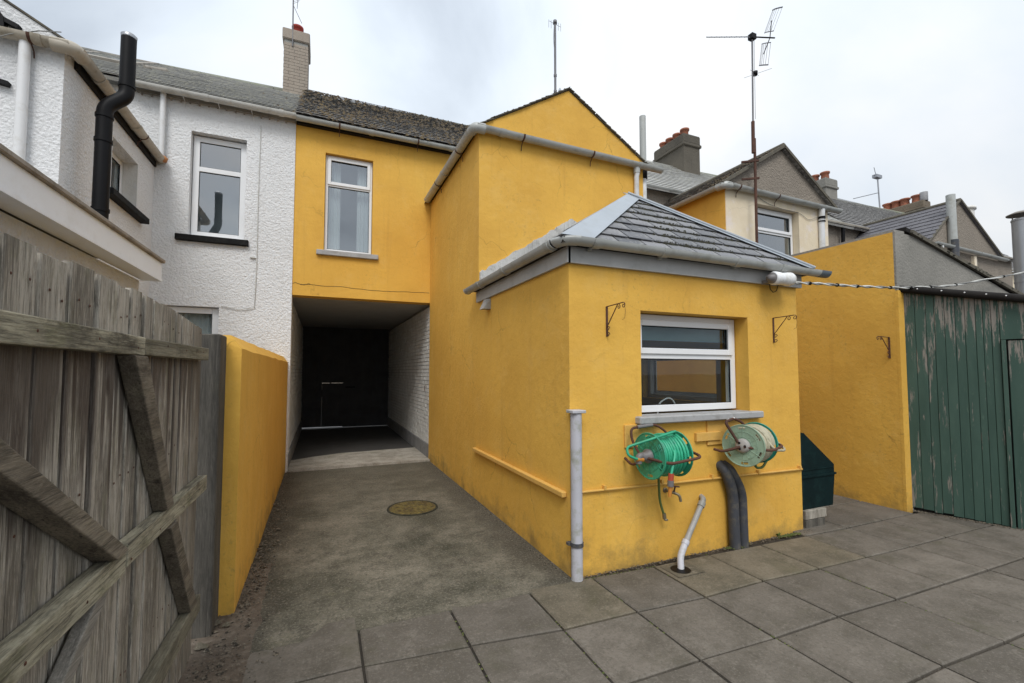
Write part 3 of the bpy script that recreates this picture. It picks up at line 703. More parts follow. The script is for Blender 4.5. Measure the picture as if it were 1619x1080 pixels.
# upper window above the passage
window(yh, Matrix.Translation((0.003, 8.215, 0)), 0.772, 3.665, 5.355, transom=4.83, fw=0.045, sash='top', sill=(-0.12, 0.885, -0.13, 3.575, 3.66),
       glassm='glass_up', curtain=[(0.02, 0.25), (0.53, 0.76)], room='room')
for zc_, seed_ in ((3.045, 1), (3.06, 2)):
    ck = MB(); x0_, x1_ = ((-0.35, 1.81) if seed_ == 1 else (-0.47, -0.2))
    ck.tube([(x0_+(x1_-x0_)*i/40, 8.1385, zc_+0.018*mnoise.noise(Vector((i*0.21, seed_, 0)))+0.012*math.sin(i*0.2)) for i in range(41)], 0.0035, 4); ck.build('crack', 'moss_brown', yh)
# passage: whitewashed brick side walls, plinth, ceiling
w = MB(); w.box(1.87, 1.96, 8.14, 13.8, 0, 2.87); w.build('passage_core', 'mortar', yh)
br = MB(); rb = random.Random(3)
for row in range(36):
    z = 0.275+row*0.0725
    if z > 2.80: break
    y = 8.146-(0.11 if row % 2 else 0)
    while y < 13.8:
        a, b = max(8.146, y+0.005), min(13.79, y+0.215)
        if b-a > 0.03: br.box(1.835+rb.uniform(-.003, .004), 1.90, a, b, z+0.0045, z+0.068)
        y += 0.22
br.build('brick', 'brick_white', yh, kind='stuff')
w = MB(); w.box(1.822, 1.87, 8.142, 13.8, -0.02, 0.272); w.build('plinth', 'plinth', yh)
w = MB(); w.box(-0.62, 1.96, 8.402, 13.8, 2.86, 2.98); w.build('passage_ceiling', 'ceiling', yh)
w = MB(); w.box(-0.482, 6.17, 13.8, 14.0, 2.87, 5.8); w.box(1.96, 6.17, 13.8, 14.0, 0, 2.87); w.build('street_wall', 'yellow', yh)
# passage doors at the street end
pd = thing('passage_doors', 'dark boarded double doors closing the far end of the passage', 'door', (0.7, 13.65, 0))
def boards(x0, x1, z0, z1, nm):
    m_ = MB(); n = max(1, round((x1-x0)/0.13)); s_ = (x1-x0)/n
    for i in range(n): m_.cbox(x0+i*s_+0.0004, x0+(i+1)*s_-0.0004, 13.65, 13.675, z0, z1, 0.004)
    m_.box(x0, x1, 13.676, 13.69, z0, z1)
    return m_.build(nm, 'door_dark', pd)
boards(-0.549, 0.026, 0.062, 2.87, 'left_leaf'); boards(0.026, 0.60, 1.290, 2.87, 'left_leaf_top'); boards(0.0272, 0.600, 0.06, 1.278, 'wicket_door'); boards(0.603, 1.869, 0.040, 2.87, 'right_leaf')
MB().box(0.58, 0.64, 13.625, 13.65, 0.04, 2.87).build('cover_strip', 'door_dark', pd)
MB().box(0.02, 0.045, 13.63, 13.65, 0.9, 1.10).build('hinge', 'black', pd)
m_ = MB(); m_.box(0.62, 1.8, 13.62, 13.65, 1.18, 1.30); m_.box(0.62, 1.8, 13.62, 13.65, 0.25, 0.37); m_.bar((0.70, 13.63, 1.18), (1.75, 13.63, 0.37), 0.03, 0.1); m_.build('ledge', 'door_dark', pd)
MB().box(0.64, 0.9, 13.58, 13.62, 1.14, 1.19).build('bolt', 'black', pd)
MB().box(0.22, 0.26, 13.60, 13.66, 1.27, 1.30).build('latch', 'black', pd)
gw = MB(); gw.box(-8, 8, 23, 23.2, -0.06, 1.5); gw.box(-8, 8, 22.95, 23.25, 1.5, 1.57)  # wall added beyond the doors to set how pale the slit looks
tag(gw.build('added_street_wall', 'pebble', origin=(0, 23, 0)), 'low grey wall added across the street to set the brightness of the gap over the passage door', 'wall')

# ---- main roof helper
def main_roof(root, x0, x1, mat, moss, x_moss=None, back=True, seed=1, ridge=True):
    rr = random.Random(seed)
    e0 = Vector((x0, 7.93, 5.82)); u = Vector((1, 0, 0)); top0 = Vector((x0, 11.0, ridge_z(x0)))
    top1 = Vector((x1, 11.0, ridge_z(x1))); e1 = Vector((x1, 7.93, 5.82))
    rf = MB(); rf.slabpoly([e0, e1, top1, top0], (0, -0.55, 0.83), -0.05)
    if back: rf.slabpoly([top0, top1, Vector((x1, 14.1, 5.75)), Vector((x0, 14.1, 5.75))], (0, 0.55, 0.83), -0.05)
    roof = rf.build('roof', mat, root)
    n_ = (e1-e0).cross(top1-e0).normalized(); v_ = n_.cross(u).normalized()
    if v_.z < 0: v_ = -v_
    L0 = (top0-e0).length; L1 = (top1-e1).length; W = x1-x0
    S = slate_field(e0, u, v_, [(0, 0), (W, 0), (W, min(L1, L0)), (0, min(L0, L1))], 0.26, 0.205, 0.013, rnd=rr)
    s_ = MB()
    for vs, fs, _ in S: s_.add(vs, fs)
    s_.build('slate', mat, roof, kind='stuff')
    if ridge:
        q = MB(); x = x0
        while x < x1-0.01:
            xe = min(x1, x+0.45); q.tube([(x+0.004, 11, ridge_z(x)+0.01), (xe-0.004, 11, ridge_z(xe)+0.01)], 0.085, 10); x = xe
        q.build('ridge_tile', 'ridge', roof)
    if moss:
        mm = MB()
        for vs, fs, (P, b0) in S:
            for _ in range(moss):
                a = rr.uniform(P[0][0], P[1][0] if len(P) > 1 else P[0][0]+.2); b = b0+abs(rr.gauss(0, 0.05))
                X = x0+a
                dens = mnoise.noise(Vector((X*0.8, b*1.5, 3)))+0.35
                if x_moss is not None and X < x_moss+rr.uniform(0, 0.5): continue
                if rr.random() > 0.35+dens: continue
                c_ = e0+u*a+v_*b; lump(mm, c_+n_*0.022*(1 if n_.z > 0 else -1), rr.uniform(0.014, 0.055), rr.uniform(0.4, 0.8), n_ if n_.z > 0 else -n_, rnd=rr)
        mm.build('moss', 'moss_brown', roof, kind='stuff')
    return roof
main_roof(yh, -0.47, 6.16, 'slate_dark', 11, seed=4)
# gutters of the yellow house
def run_gutter(root, a, b, r, mat, joints=(), brackets=(), ends=(True, True), bmat='rust', inward=(0, 1, 0)):
    a = Vector(a); b = Vector(b); d = (b-a).normalized(); g_ = MB(); g_.gutter(a, b, r); gt = g_.build('gutter', mat, root)
    for t in joints:
        c_ = a+(b-a)*t; k = MB(); k.gutter(c_-d*0.035, c_+d*0.035, r+0.008, 0.007); k.build('joint', mat, gt)
    q = MB()
    for flag, p_ in zip(ends, (a, b)):
        if flag:
            sgn = 1 if p_ is b else -1; sd_ = d.cross(Vector((0, 0, 1))).normalized(); up = Vector((0, 0, 1)); vs = []
            for s_ in (0, 0.012):
                for k in range(11): an = math.pi+math.pi*k/10; vs.append(p_+d*s_*sgn+sd_*math.cos(an)*(r+0.003)+up*math.sin(an)*(r+0.003))
            q.add(vs, [tuple(range(11)), tuple(range(21, 10, -1))]+[(k, k+1, k+12, k+11) for k in range(10)]+[(0, 10, 21, 11)])
    if q.v: q.build('stop_end', mat, gt)
    iv = Vector(inward)
    for t in brackets:
        c_ = a+(b-a)*t; k = MB(); k.gutter(c_-d*0.012, c_+d*0.012, r+0.004, 0.003)
        k.tube([c_-Vector((0, 0, r)), c_-Vector((0, 0, r+0.05))+iv*r*0.8, c_-Vector((0, 0, r+0.11))+iv*r*0.9], 0.006, 5); k.build('bracket', bmat, gt)
    return gt
run_gutter(yh, (-0.46, 7.97, 5.80), (4.3, 7.97, 5.80), 0.062, 'gutter_grey', (0.25, 0.55), (0.14, 0.42), (False, False))
run_gutter(yh, (4.40, 7.97, 5.82), (6.2, 7.97, 5.86), 0.062, 'gutter_grey', (0.4,), (), (True, False))
bb = MB(); bb.box(-0.46, 6.1, 8.06, 8.138, 5.745, 5.80); bb.build('eaves_board', 'felt', yh)
# return roof with verge, gutters and bracketry
for (xa, za, xb, zb) in ((1.70, 4.72, 3.157, 5.60), (4.59, 4.72, 3.157, 5.60)):
    r_ = MB(); r_.slabpoly([(xa, 5.332, za), (xa, 9.6, za), (xb, 9.6, zb), (xb, 5.332, zb)] if xa < xb else [(xb, 5.332, zb), (xb, 9.6, zb), (xa, 9.6, za), (xa, 5.332, za)], (0, 0, 1), 0.015)
    r_.build('return_roof', 'verge', yh)
vg = MB(); rv = random.Random(8)
for (xa, za, xb, zb) in ((1.72, 4.74, 3.157, 5.615), (4.57, 4.74, 3.157, 5.615)):
    n = 16
    for i in range(n):
        t0, t1 = i/n, (i+1.05)/n; A = Vector((xa+(xb-xa)*t0, 5.285+rv.uniform(-.012, .01), za+(zb-za)*t0+0.012)); B = Vector((xa+(xb-xa)*t1, 5.285, za+(zb-za)*t1+0.004))
        vg.bar(A+Vector((0, .163, 0)), B+Vector((0, .163, 0)), 0.26, 0.010+rv.uniform(0, .004))
vg.build('verge', 'verge', yh)
mm = MB()
for _ in range(260):
    t = rv.random(); sgn = rv.random() < 0.5; xa = 1.72 if sgn else 4.57
    lump(mm, (xa+(3.157-xa)*t, 5.34+rv.uniform(-.02, .1), 4.752+0.875*t+0.008), rv.uniform(0.006, 0.016), 0.6, rnd=rv)
mm.build('moss', 'moss_brown', yh, kind='stuff')
MB().lathe([(0.035, 0), (0.03, 0.05), (0.012, 0.10), (0.0, 0.115)], (3.10, 5.5, 5.60)).build('ridge_finial', 'lead', yh)
G1 = (1.735, 5.275, 4.735); G2 = (4.73, 5.275, 4.70)
run_gutter(yh, (1.735, 8.02, 4.77), (1.735, 5.29, 4.74), 0.062, 'gutter_grey', (0.45,), (0.3, 0.75), (True, False), inward=(1, 0, 0))
run_gutter(yh, (1.755, 5.275, 4.74), (4.73, 5.275, 4.705), 0.062, 'gutter_grey', (0.12, 0.86), (0.22, 0.585), (False, True))
MB().tube(fillet([(1.735, 5.40, 4.715), (1.735, 5.275, 4.712), (1.87, 5.275, 4.712)], 0.08, 6), 0.064, 12).build('gutter_corner', 'gutter_grey', yh)
pi = MB(); pi.tube([(4.29, 5.285, 4.66), (4.29, 5.285, 4.56), (4.29, 5.30, 4.52), (4.29, 5.30, 3.4)], 0.036, 12); pi.build('downpipe', 'pipe_white', yh)
MB().tube([(4.29, 5.29, 4.70), (4.29, 5.29, 4.57)], 0.048, 12).build('gutter_outlet', 'gutter_grey', yh)
sp = MB(); sp.tube([(4.535, 5.44, 4.73), (4.535, 5.44, 5.58)], 0.05, 14); sp.build('vent_pipe', 'gutter_grey', yh)
sp = MB(); sp.tube(fillet([(4.535, 5.44, 4.75), (4.535, 5.44, 4.56), (4.50, 5.40, 4.44), (4.50, 5.40, 3.5)], 0.05), 0.048, 12); sp.build('soil_pipe', 'pipe_white', yh)
sp = MB(); sp.tube([(4.535, 5.44, 4.72), (4.535, 5.44, 4.58)], 0.062, 12); sp.tube([(4.50, 5.40, 4.22), (4.50, 5.40, 4.17)], 0.056, 12); sp.build('pipe_collar', 'black', yh)

# kitchen roof: hipped, with individually laid slates
EL, ER, EY, EZ = 1.70, 4.66, 2.985, 2.625; AX, AY, AZ = 3.18, 4.08, 3.58
def hip_plane(p0, p1, top, region_pts):
    o = Vector(p0); u = (Vector(p1)-o).normalized(); nn = u.cross(Vector(top)-o).normalized(); 
    if nn.z < 0: nn = -nn
    v = nn.cross(u).normalized(); 
    reg = [((Vector(q)-o).dot(u), (Vector(q)-o).dot(v)) for q in region_pts]
    area = sum(reg[i][0]*reg[(i+1) % len(reg)][1]-reg[(i+1) % len(reg)][0]*reg[i][1] for i in range(len(reg)))
    if area < 0: reg.reverse()
    return o, u, v, nn, reg
A = (AX, AY, AZ); AB = (AX, 5.36, AZ+0.02); C1 = (EL, EY, EZ); C2 = (ER, EY, EZ); C1b = (EL, 5.36, EZ); C2b = (ER, 5.36, EZ)
kd = MB(); kd.slabpoly([C1, C2, A], (0, 0, 1), -0.02); kd.slabpoly([C1b, C1, A, AB], (0, 0, 1), -0.02); kd.slabpoly([C2, C2b, AB, A], (0, 0, 1), -0.02)
kroof = kd.build('kitchen_roof', 'felt', yh)
rk = random.Random(21); km = MB()
for (p0, p1, top, pts, single) in ((C1, C2, A, [C1, C2, A], True), (C1b, C1, A, [C1b, C1, A, AB], False), (C2, C2b, A, [C2, C2b, AB, A], False)):
    o, u, v, nn, reg = hip_plane(p0, p1, top, pts)
    S = slate_field(o, u, v, reg, 0.285, 0.178, 0.009, jit=0.008, rnd=rk, g=0.0085)
    joined = MB()
    for vs, fs, (P, b0) in S:
        if single:
            c_ = sum((Vector(q) for q in vs), Vector())/len(vs); s_ = MB(); s_.add(vs, fs)
            ob = s_.build('slate', 'slate', None, origin=c_); ob.parent = kroof; ob.location = c_-BASE[kroof.name]
            b = b0
            if b0 > 0.05:
                a0 = min(q[0] for q in P); a1 = max(q[0] for q in P)
                for _ in range(75):
                    a = rk.uniform(a0, a1); dn = mnoise.noise(Vector((a*1.7, b*2.2, 6)))*1.2+0.55-abs(a-1.6)*0.35
                    if rk.random() < max(0.04, dn): 
                        lump(km, o+u*a+v*(b+abs(rk.gauss(0, 0.012)))+nn*0.016, rk.uniform(0.009, 0.028), rk.uniform(0.5, 0.9), nn, rnd=rk)
        else: joined.add(vs, fs)
    if joined.v: joined.build('slate', 'slate', kroof, kind='stuff')
km.build('moss', 'moss_dark', kroof, kind='stuff')
# hip and ridge flashings
def wing(a, b, dirv, w0, w1, lift, t=0.004):
    a = Vector(a)+lift; b = Vector(b)+lift; d = Vector(dirv)
    return [a, b, b+d*w1, a+d*w0]
ll = MB()
o, u, v, nn, reg = hip_plane(C1, C2, A, [C1, C2, A]); nf = nn
o2, u2, v2, nl, reg2 = hip_plane(C1b, C1, A, [C1b, C1, A]); o3, u3, v3, nr, reg3 = hip_plane(C2, C2b, A, [C2, C2b, A])
h1 = (Vector(A)-Vector(C1)).normalized(); h2 = (Vector(A)-Vector(C2)).normalized()
up3 = Vector((0, 0, 0.050))
c1x = Vector(C1)-h1*0.03; c2x = Vector(C2)-h2*0.02
d1 = Vector((1, 0, 0)); dl = Vector((0, 1, 0))
ll.slabpoly(wing(c1x, A, d1, 0.30, 0.20, up3), nf, 0.004); ll.slabpoly(wing(c1x, A, dl, 0.22, 0.20, up3), nl, 0.004)
ll.build('hip_flashing', 'lead', kroof)
ll = MB(); d2 = Vector((-1, 0, 0)); dr = Vector((0, 1, 0))
ll.slabpoly(wing(c2x, A, d2, 0.085, 0.07, up3), nf, 0.004); ll.slabpoly(wing(c2x, A, dr, 0.09, 0.08, up3), nr, 0.004)
ll.tube([c2x+up3+Vector((0, 0, .01)), Vector(A)+up3+Vector((0, 0, .01))], 0.017, 8); ll.build('hip_flashing', 'lead', kroof)
ll = MB(); ll.slabpoly([(AX-0.14, AY-0.02, AZ-.055), (AX, AY-0.02, AZ+0.04), (AX, 5.36, AZ+0.06), (AX-0.14, 5.36, AZ-.035)], (0, 0, 1), 0.004)
ll.slabpoly([(AX, AY-0.02, AZ+0.04), (AX+0.14, AY-0.02, AZ-.055), (AX+0.14, 5.36, AZ-.035), (AX, 5.36, AZ+0.06)], (0, 0, 1), 0.004); ll.build('ridge_flashing', 'lead', kroof)
# stepped cement/lead upstand against the return wall
us = MB(); n = 44; rz = random.Random(2)
for s_, x_end in ((1, 1.83), (-1, 4.6)):
    top = []; bot = []
    for i in range(n+1):
        t = i/n; x = x_end+(AX-x_end)*t; zb = EZ+(AZ-EZ)*((x-EL)/(AX-EL) if s_ == 1 else (ER-x)/(ER-AX))
        top.append((x, zb+0.155+rz.uniform(-.016, .016)*(1 if 0 < i < n else 0))); bot.append((x, zb-0.03))
    poly = bot+top[::-1]
    us_ = []
    for i in range(n):
        a, b, c_, d_ = bot[i], bot[i+1], top[i+1], top[i]; y0 = 5.318+rz.uniform(-.006, .006)
        us.prism([a, b, c_, d_], 1, y0, 5.349)
us.build('flashing_upstand', 'mortar_flash', kroof)
# fascia and gutters of the kitchen
f = MB(); f.box(1.80, 4.60, 3.068, 3.099, 2.475, 2.612); f.box(1.788, 1.819, 3.068, 5.348, 2.475, 2.612); f.box(4.551, 4.582, 3.10, 5.75, 2.475, 2.612)
f.build('fascia', 'fascia_grey', yh)
f = MB(); f.box(1.72, 4.64, 3.0, 3.10, 2.606, 2.616); f.box(1.72, 1.82, 3.1, 5.34, 2.606, 2.616); f.build('soffit', 'felt', yh)
run_gutter(yh, (1.83, 2.985, 2.652), (4.72, 2.985, 2.645), 0.058, 'gutter_grey', (0.06, 0.30, 0.60, 0.81), (), (False, False))
MB().gutter((4.72, 2.985, 2.645), (4.87, 2.985, 2.645), 0.060).build('gutter_end', 'pvc_blue', yh)
run_gutter(yh, (1.715, 5.47, 2.655), (1.715, 3.14, 2.652), 0.058, 'gutter_grey', (0.22, 0.55, 0.97), (), (True, False))
ec = MB(); vs = []; na, nk, cc, r_ = 10, 10, Vector((1.83, 3.10, 2.652)), 0.115
for i in range(na+1):
    a0 = math.pi+i*math.pi/2/na; out = Vector((math.cos(a0), math.sin(a0), 0))
    for rad in (0.062, 0.056):
        for k in range(nk+1): an = math.pi+math.pi*k/nk; vs.append(cc+out*(r_+math.cos(an)*rad)+Vector((0, 0, math.sin(an)*rad)))
q_ = 2*(nk+1)
ec.add(vs, [(i*q_+k, (i+1)*q_+k, (i+1)*q_+k+1, i*q_+k+1) for i in range(na) for k in range(nk)]+[(i*q_+nk+1+k, i*q_+nk+2+k, (i+1)*q_+nk+2+k, (i+1)*q_+nk+1+k) for i in range(na) for k in range(nk)]
  +[(i*q_, i*q_+nk+1, (i+1)*q_+nk+1, (i+1)*q_) for i in range(na)]+[(i*q_+nk, (i+1)*q_+nk, (i+1)*q_+2*nk+1, i*q_+2*nk+1) for i in range(na)], True)
ec.build('gutter_corner', 'gutter_grey', yh)
for x in (1.98, 2.70, 3.60, 4.15):
    k = MB(); k.box(x-0.012, x+0.012, 3.02, 3.068, 2.58, 2.60); k.gutter((x-0.015, 2.985, 2.650), (x+0.015, 2.985, 2.650), 0.066, 0.005); k.build('gutter_clip', 'gutter_grey', yh)
# small vent cowl on the side wall, painted pipe and timber rail
vc = MB(); vc.add([(1.82, 4.90, 2.46), (1.82, 5.02, 2.46), (1.82, 5.02, 2.34), (1.82, 4.90, 2.34), (1.77, 4.915, 2.46), (1.77, 5.005, 2.46), (1.72, 5.02, 2.34), (1.72, 4.90, 2.34)],
   [(0, 3, 7, 4), (1, 5, 6, 2), (4, 7, 6, 5), (0, 4, 5, 1), (3, 2, 6, 7)]); vc.build('vent_cowl', 'fascia_grey', yh)
rl = MB(); rl.cbox(1.775, 1.819, 3.15, 5.44, 0.600, 0.645, 0.006); rl.build('wall_rail', 'yellow_trim', yh)
pf = MB(); pf.tube([(1.90, 3.085, 0.648), (2.8, 3.083, 0.632), (3.6, 3.085, 0.622), (4.535, 3.085, 0.607), (4.56, 3.11, 0.606)], 0.011, 8)
for x in (2.13, 2.72, 3.3, 3.9, 4.5): pf.box(x-0.011, x+0.011, 3.068, 3.10, 0.61+(4.5-x)*0.015, 0.645+(4.5-x)*0.015)
pf.build('gas_pipe', 'yellow_trim', yh)
# cut-off downpipe on the kitchen corner
dp = MB(); dp.tube([(1.845, 3.045, -0.02), (1.845, 3.045, 1.28)], 0.045, 16); dp.build('downpipe', 'pipe_lilac', yh, label='faded grey stub of downpipe on the kitchen corner')
dp = MB(); dp.cbox(1.785, 1.905, 2.99, 3.098, 1.278, 1.302, 0.004); dp.build('downpipe_cap', 'pipe_lilac', yh)
dp = MB(); dp.tube([(1.845, 3.045, 0.255), (1.845, 3.045, 0.285)], 0.052, 16); dp.box(1.78, 1.91, 3.06, 3.10, 0.26, 0.28); dp.build('pipe_clip', 'pipe_dark', yh)
# timber pads under the sill (painted over)
pb = MB(); pb.cbox(2.34, 2.74, 3.083, 3.10, 0.965, 1.155, 0.003); pb.cbox(2.49, 2.50, 3.079, 3.09, 0.97, 1.15, 0.002); pb.build('backing_board', 'yellow_trim', yh)
pb = MB(); pb.cbox(3.26, 3.78, 3.083, 3.10, 0.93, 1.153, 0.003); pb.build('backing_board', 'yellow_trim', yh)
pb = MB(); pb.cbox(3.115, 3.41, 3.068, 3.099, 0.972, 1.05, 0.004); pb.build('backing_block', 'yellow_trim', yh)

# ------------------------------------------------------------------ the white house on the left
wh = thing('white_house', 'white roughcast terraced house left of the passage, with flat-roofed extension', 'house', (-2.4, 8.14, 0))
w = MB(); holes_wall(w, -5.5, -0.47, -0.05, 5.80, 8.118, 8.40, [(-1.915, -1.172, 3.69, 5.32), (-2.30, -1.48, 1.5, 2.60)])
w.build('wall', 'white_harl', wh)
w = MB(); w.box(-0.62, -0.52, 8.40, 13.8, 0, 2.87); w.build('passage_core', 'mortar', wh)
br = MB()
for row in range(36):
    z = 0.275+row*0.0725
    if z > 2.80: break
    y = 8.146-(0.11 if row % 2 else 0)
    while y < 13.8:
        a, b = max(8.402, y+0.005), min(13.79, y+0.215)
        if b-a > 0.03: br.box(-0.55, -0.485+rb.uniform(-.004, .003), a, b, z+0.0045, z+0.068)
        y += 0.22
br.build('brick', 'brick_white', wh, kind='stuff')
w = MB(); w.box(-0.52, -0.466, 8.142, 13.8, -0.02, 0.272); w.build('plinth', 'plinth', wh)
w = MB(); w.box(-5.5, -0.482, 13.8, 14.0, 0, 5.8); w.build('street_wall', 'white_wall', wh)
window(wh, Matrix.Translation((-1.905, 8.225, 0)), 0.725, 3.70, 5.30, transom=4.78, fw=0.085, sash='none', sill=(-0.16, 0.80, -0.17, 3.59, 3.685), sill_mat='black_sill',
       glassm='glass_up', curtain=None, room='room', depth=0.7)
window(wh, Matrix.Translation((-2.29, 8.20, 0)), 0.80, 1.52, 2.59, fw=0.09, sash='none', glassm='glass', curtain=[(0.1, 0.7)])
main_roof(wh, -5.6, -0.47, 'slate_old', 2, x_moss=-1.25, seed=9)
gt = run_gutter(wh, (-2.6, 7.95, 5.82), (-0.46, 7.95, 5.815), 0.066, 'gutter_white', (0.42, 0.9), (), (False, False))
for x in (-2.0, -1.55, -1.1):
    MB().tube([(x, 8.10, 5.66), (x, 8.06, 5.74), (x, 7.96, 5.75)], 0.006, 5).build('bracket', 'pipe_white', gt)
eb = MB(); eb.box(-2.6, -0.47, 8.07, 8.117, 5.755, 5.80)
for i in range(17): eb.box(-2.55+i*0.12, -2.53+i*0.12, 8.06, 8.116, 5.72+rz.uniform(0, .02), 5.756)
eb.build('eaves_board', 'capping', wh)
MB().tube([(-2.262, 8.04, 5.80), (-2.262, 8.04, 4.78)], 0.038, 12).build('downpipe', 'pipe_white', wh)
cw = MB(); cw.tube([(-0.98, 8.105, 5.6), (-0.99, 8.10, 4.4), (-0.985, 8.10, 3.45), (-0.99, 8.10, 3.0)], 0.006, 5); cw.tube([(-1.0, 8.10, 3.42), (-1.08, 8.10, 3.42)], 0.012, 5)
cw.tube([(-0.99, 8.10, 3.0), (-1.0, 8.10, 2.62), (-1.2, 8.10, 2.58), (-1.45, 8.10, 2.62)], 0.006, 5); cw.build('wall_cable', 'gutter_white', wh)
# two-storey return
w = MB(); holes_wall(w, 5.58, 8.117, -0.05, 4.74, -2.62, -2.36, [(6.70, 7.50, 3.75, 4.43)], sw=True)
w.box(-5.4, -2.62, 5.58, 5.80, -0.05, 4.74)
w.prism([(-5.4, 4.74), (-2.36, 4.74), (-2.36, 4.818), (-3.88, 5.712), (-5.4, 4.818)], 1, 5.58, 5.80); w.build('return_wall', 'white_harl', wh)
T = Matrix.Translation((-2.52, 6.72, 0)) @ Matrix.Rotation(R(90), 4, 'Z')
window(wh, T, 0.77, 3.77, 4.42, fw=0.06, sash='none', sill=None, depth=0.9, curtain=[(0.05, 0.3)])
q = MB(); q.box(-2.56, -2.36, 7.497, 7.503, 3.75, 4.43); q.build('reveal', 'white_wall', wh)
q = MB(); q.cbox(-2.45, -2.26, 6.5, 7.68, 3.665, 3.745, 0.006); q.build('window_sill', 'black_sill', wh)
for (xa, xb) in ((-2.22, -3.88), (-5.54, -3.88)):
    za, zb = 4.74, 5.72; P = [(xa, 5.565, za), (xa, 9.6, za), (xb, 9.6, zb), (xb, 5.565, zb)]
    MB().slabpoly(P if xa < xb else P[::-1], (0, 0, 1), 0.02).build('return_roof', 'verge', wh)
run_gutter(wh, (-2.26, 8.06, 4.775), (-2.26, 5.53, 4.76), 0.062, 'gutter_tan', (0.4, 0.8), (0.3, 0.7), (True, False), inward=(-1, 0, 0))
run_gutter(wh, (-2.28, 5.50, 4.755), (-3.6, 5.50, 4.745), 0.064, 'gutter_tan', (0.18, 0.6), (0.22, 0.6), (False, False))
MB().tube(fillet([(-2.26, 5.66, 4.73), (-2.26, 5.50, 4.725), (-2.42, 5.50, 4.725)], 0.09, 6), 0.066, 12).build('gutter_corner', 'gutter_tan', wh)
q = MB(); q.box(-2.358, -2.33, 5.75, 8.1, 4.66, 4.74); q.build('eaves_board', 'felt', wh)
q = MB(); q.tube([(-2.62, 5.52, 4.72), (-2.62, 5.52, 2.95)], 0.042, 12); q.build('downpipe', 'pipe_white', wh)
q = MB(); q.tube([(-2.36, 5.50, 4.86), (-2.5, 5.46, 4.80), (-2.7, 5.45, 4.70), (-2.9, 5.45, 4.56), (-3.2, 5.45, 4.50)], 0.005, 5); q.build('wall_cable', 'cable', wh)
stn = MB(); stn.lathe([(0.0, 0), (0.05, 0.01), (0.065, 0.06), (0.03, 0.09), (0.0, 0.095)], (-2.23, 8.02, 4.72), n=8); stn.build('gutter_end_stain', plain('foam_sealant', (0.45, 0.20, 0.08), 0.9, 0.2, bump=0.5), wh)
# black wall ties on the gable
wt_ = thing('wall_tie', 'black Y-shaped iron wall tie high on the white gable', 'wall tie', (-2.78, 5.56, 4.85))
q = MB(); q.bar((-2.95, 5.555, 5.10), (-2.80, 5.555, 4.89), 0.04, 0.07, (0, 1, 0)); q.bar((-2.80, 5.555, 4.885), (-2.68, 5.555, 4.835), 0.04, 0.065, (0, 1, 0)); q.bar((-2.80, 5.552, 4.90), (-2.785, 5.552, 4.74), 0.04, 0.07, (0, 1, 0)); q.build('tie_plate', 'black', wt_)
wt_ = thing('wall_tie', 'straight black iron wall tie below the white gutter', 'wall tie', (-2.85, 5.56, 4.28))
q = MB(); q.bar((-3.05, 5.555, 4.33), (-2.73, 5.555, 4.275), 0.04, 0.06, (0, 1, 0)); q.build('tie_plate', 'black', wt_)
# flat-roofed extension
w = MB(); w.box(-3.6, -1.93, 3.72, 6.30, -0.05, 2.64); w.build('extension_wall', 'white_harl_cooled', wh)
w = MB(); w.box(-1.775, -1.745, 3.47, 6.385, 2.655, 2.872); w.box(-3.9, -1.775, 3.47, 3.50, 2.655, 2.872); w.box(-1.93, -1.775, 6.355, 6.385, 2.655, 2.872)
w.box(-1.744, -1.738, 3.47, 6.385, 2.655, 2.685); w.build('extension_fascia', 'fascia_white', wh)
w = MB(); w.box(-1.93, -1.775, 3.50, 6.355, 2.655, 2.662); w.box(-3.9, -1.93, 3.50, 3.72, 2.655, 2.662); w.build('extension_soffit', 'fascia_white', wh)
w = MB(); w.cbox(-1.80, -1.715, 3.43, 6.40, 2.874, 2.915, 0.008); w.box(-3.9, -1.80, 3.44, 6.40, 2.874, 2.905); w.build('roof_edge', 'capping', wh)
w = MB(); w.tube([(-2.35, 3.40, 2.74), (-1.90, 3.40, 2.74)], 0.055, 10); w.build('extension_gutter', 'gutter_white', wh)
# roof window
def on_roof(x, t, lift=0.0):    # t 0 eave..1 ridge
    z1 = ridge_z(x); p0 = Vector((x, 7.93, 5.82)); p1 = Vector((x, 11, z1)); nn = Vector((0, -(z1-5.82), 3.07)).normalized(); return p0+(p1-p0)*t+nn*lift
rw = MB()
for (xa, xb, ta, tb) in ((-4.05, -3.15, 0.50, 0.56), (-4.05, -3.15, 0.92, 0.98), (-4.05, -3.97, 0.56, 0.92), (-3.23, -3.15, 0.56, 0.92)):
    a = [on_roof(xa, ta, 0.0), on_roof(xb, ta, 0.0), on_roof(xb, tb, 0.0), on_roof(xa, tb, 0.0)]; rw.slabpoly(a, on_roof(xa, ta, 1)-on_roof(xa, ta, 0), 0.10)
rwo = rw.build('roof_window', 'capping', wh)
MB().slabpoly([on_roof(-3.97, 0.56, 0.07), on_roof(-3.23, 0.56, 0.07), on_roof(-3.23, 0.92, 0.07), on_roof(-3.97, 0.92, 0.07)], (0, -0.5, 0.85), 0.01).build('pane', 'glass_up', rwo)
tl = MB(); tl.tube([on_roof(-2.98, 0.55, 0.06), on_roof(-2.72, 0.62, 0.06)], 0.05, 8); tl.build('sealed_tile', 'capping', wh)
